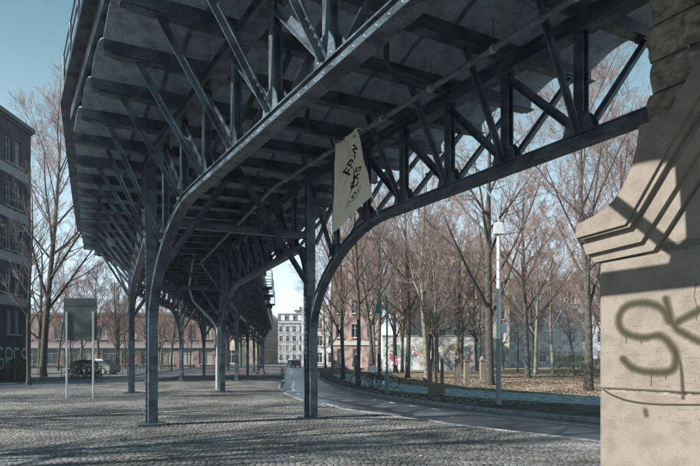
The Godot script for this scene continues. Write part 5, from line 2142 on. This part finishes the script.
func make_person(label: String, coat: Color, legs: Color, stride: float) -> Node3D:
	# walks towards -z, 1.72 m tall
	var t := thing("person", label, "person", Vector3.ZERO, 0, "people walking in the distance")
	var skin := Color(0.50, 0.32, 0.25)
	var hair := Color(0.05, 0.035, 0.03)
	var shoe := Color(0.03, 0.03, 0.03)
	var b: Array = []
	var hip := Vector3(0, 0.93, 0)
	var chest := Vector3(0, 1.30, -0.02)
	b.append([hip, chest, 0.145, 0.16, coat])
	b.append([hip + Vector3(-0.07, 0.02, 0), hip + Vector3(0.07, 0.02, 0), 0.12, 0.12, coat])
	b.append([chest + Vector3(-0.13, 0.08, 0), chest + Vector3(0.13, 0.08, 0), 0.075, 0.075, coat])
	b.append([chest, Vector3(0, 1.52, -0.03), 0.06, 0.05, skin])
	var head := Vector3(0, 1.60, -0.05)
	b.append([head + Vector3(0, -0.045, -0.015), head + Vector3(0, 0.04, 0), 0.07, 0.088, skin])
	b.append([head + Vector3(0, -0.02, -0.09), head + Vector3(0, 0.0, -0.085), 0.02, 0.012, skin])
	b.append([head + Vector3(0, 0.045, 0.012), head + Vector3(0, -0.02, 0.045), 0.09, 0.075, hair])
	var g := Geo.new()
	for s in [-1.0, 1.0]:
		var f: float = s * stride
		var h := hip + Vector3(s * 0.09, -0.02, 0)
		var knee := Vector3(s * 0.095, 0.50, -0.30 * f - 0.05)
		var ank := Vector3(s * 0.095, 0.09, -0.52 * f + (0.0 if f > 0 else 0.06))
		b.append([h, knee, 0.092, 0.064, legs])
		b.append([knee, ank, 0.062, 0.045, legs])
		b.append([ank + Vector3(0, -0.045, 0.03), ank + Vector3(0, -0.05, -0.15), 0.042, 0.036, shoe])
		var sh := chest + Vector3(s * 0.18, 0.09, 0)
		var el := Vector3(s * 0.23, 1.12, 0.16 * f + 0.03)
		var wr := Vector3(s * 0.23, 0.90, 0.24 * f - 0.10)
		b.append([sh, el, 0.058, 0.047, coat])
		b.append([el, wr, 0.046, 0.034, coat])
		var dn := (wr - el).normalized()
		b.append([wr, wr + dn * 0.08, 0.034, 0.038, skin])
		# fingers and thumb
		g.col = skin
		var pal := wr + dn * 0.09
		for k in 4:
			var z := (k - 1.5) * 0.02
			var ln: float = [0.07, 0.08, 0.075, 0.06][k]
			var p0 := pal + Vector3(0, 0, z)
			g.tube([p0, p0 + dn * ln * 0.5, p0 + dn * ln * 0.95 + Vector3(-s * 0.02, 0, 0)], [0.009, 0.009, 0.007], 5)
		g.tube([wr + dn * 0.03 + Vector3(0, 0, -0.03), wr + dn * 0.06 + Vector3(0, 0, -0.055), wr + dn * 0.10 + Vector3(-s * 0.01, 0, -0.06)], [0.011, 0.010, 0.008], 5)
	g.col = Color(1, 1, 1)
	net(g, b, 0.025, 0.05)
	var m := StandardMaterial3D.new()
	m.vertex_color_use_as_albedo = true
	m.roughness = 0.85
	put("body", g, m, t)
	# eyes and mouth
	var fg := Geo.new()
	for s in [-1.0, 1.0]:
		fg.box(head + Vector3(s * 0.032, 0.012, -0.084), Vector3(0.02, 0.01, 0.012))
	fg.box(head + Vector3(0, -0.062, -0.084), Vector3(0.04, 0.008, 0.012))
	put("face_features", fg, M.black, t)
	return t

func build_people() -> void:
	var p := make_person("person in dark coat striding beneath the far arches", Color(0.09, 0.09, 0.10), Color(0.07, 0.08, 0.11), 0.6)
	p.position = P(-8.6, 0.0, 58.0)
	p.rotation.y = -0.9
	p = make_person("person in pink jacket standing before the painted wall", Color(0.50, 0.16, 0.25), Color(0.05, 0.055, 0.08), 0.35)
	p.position = P(4.6, 0.0, 60.0)
	p.rotation.y = 2.4
	p = make_person("person in grey jacket on the path near the bicycles", Color(0.22, 0.24, 0.26), Color(0.06, 0.07, 0.11), 0.8)
	p.position = P(0.5, 0.0, 50.0)
	p.rotation.y = 0.3
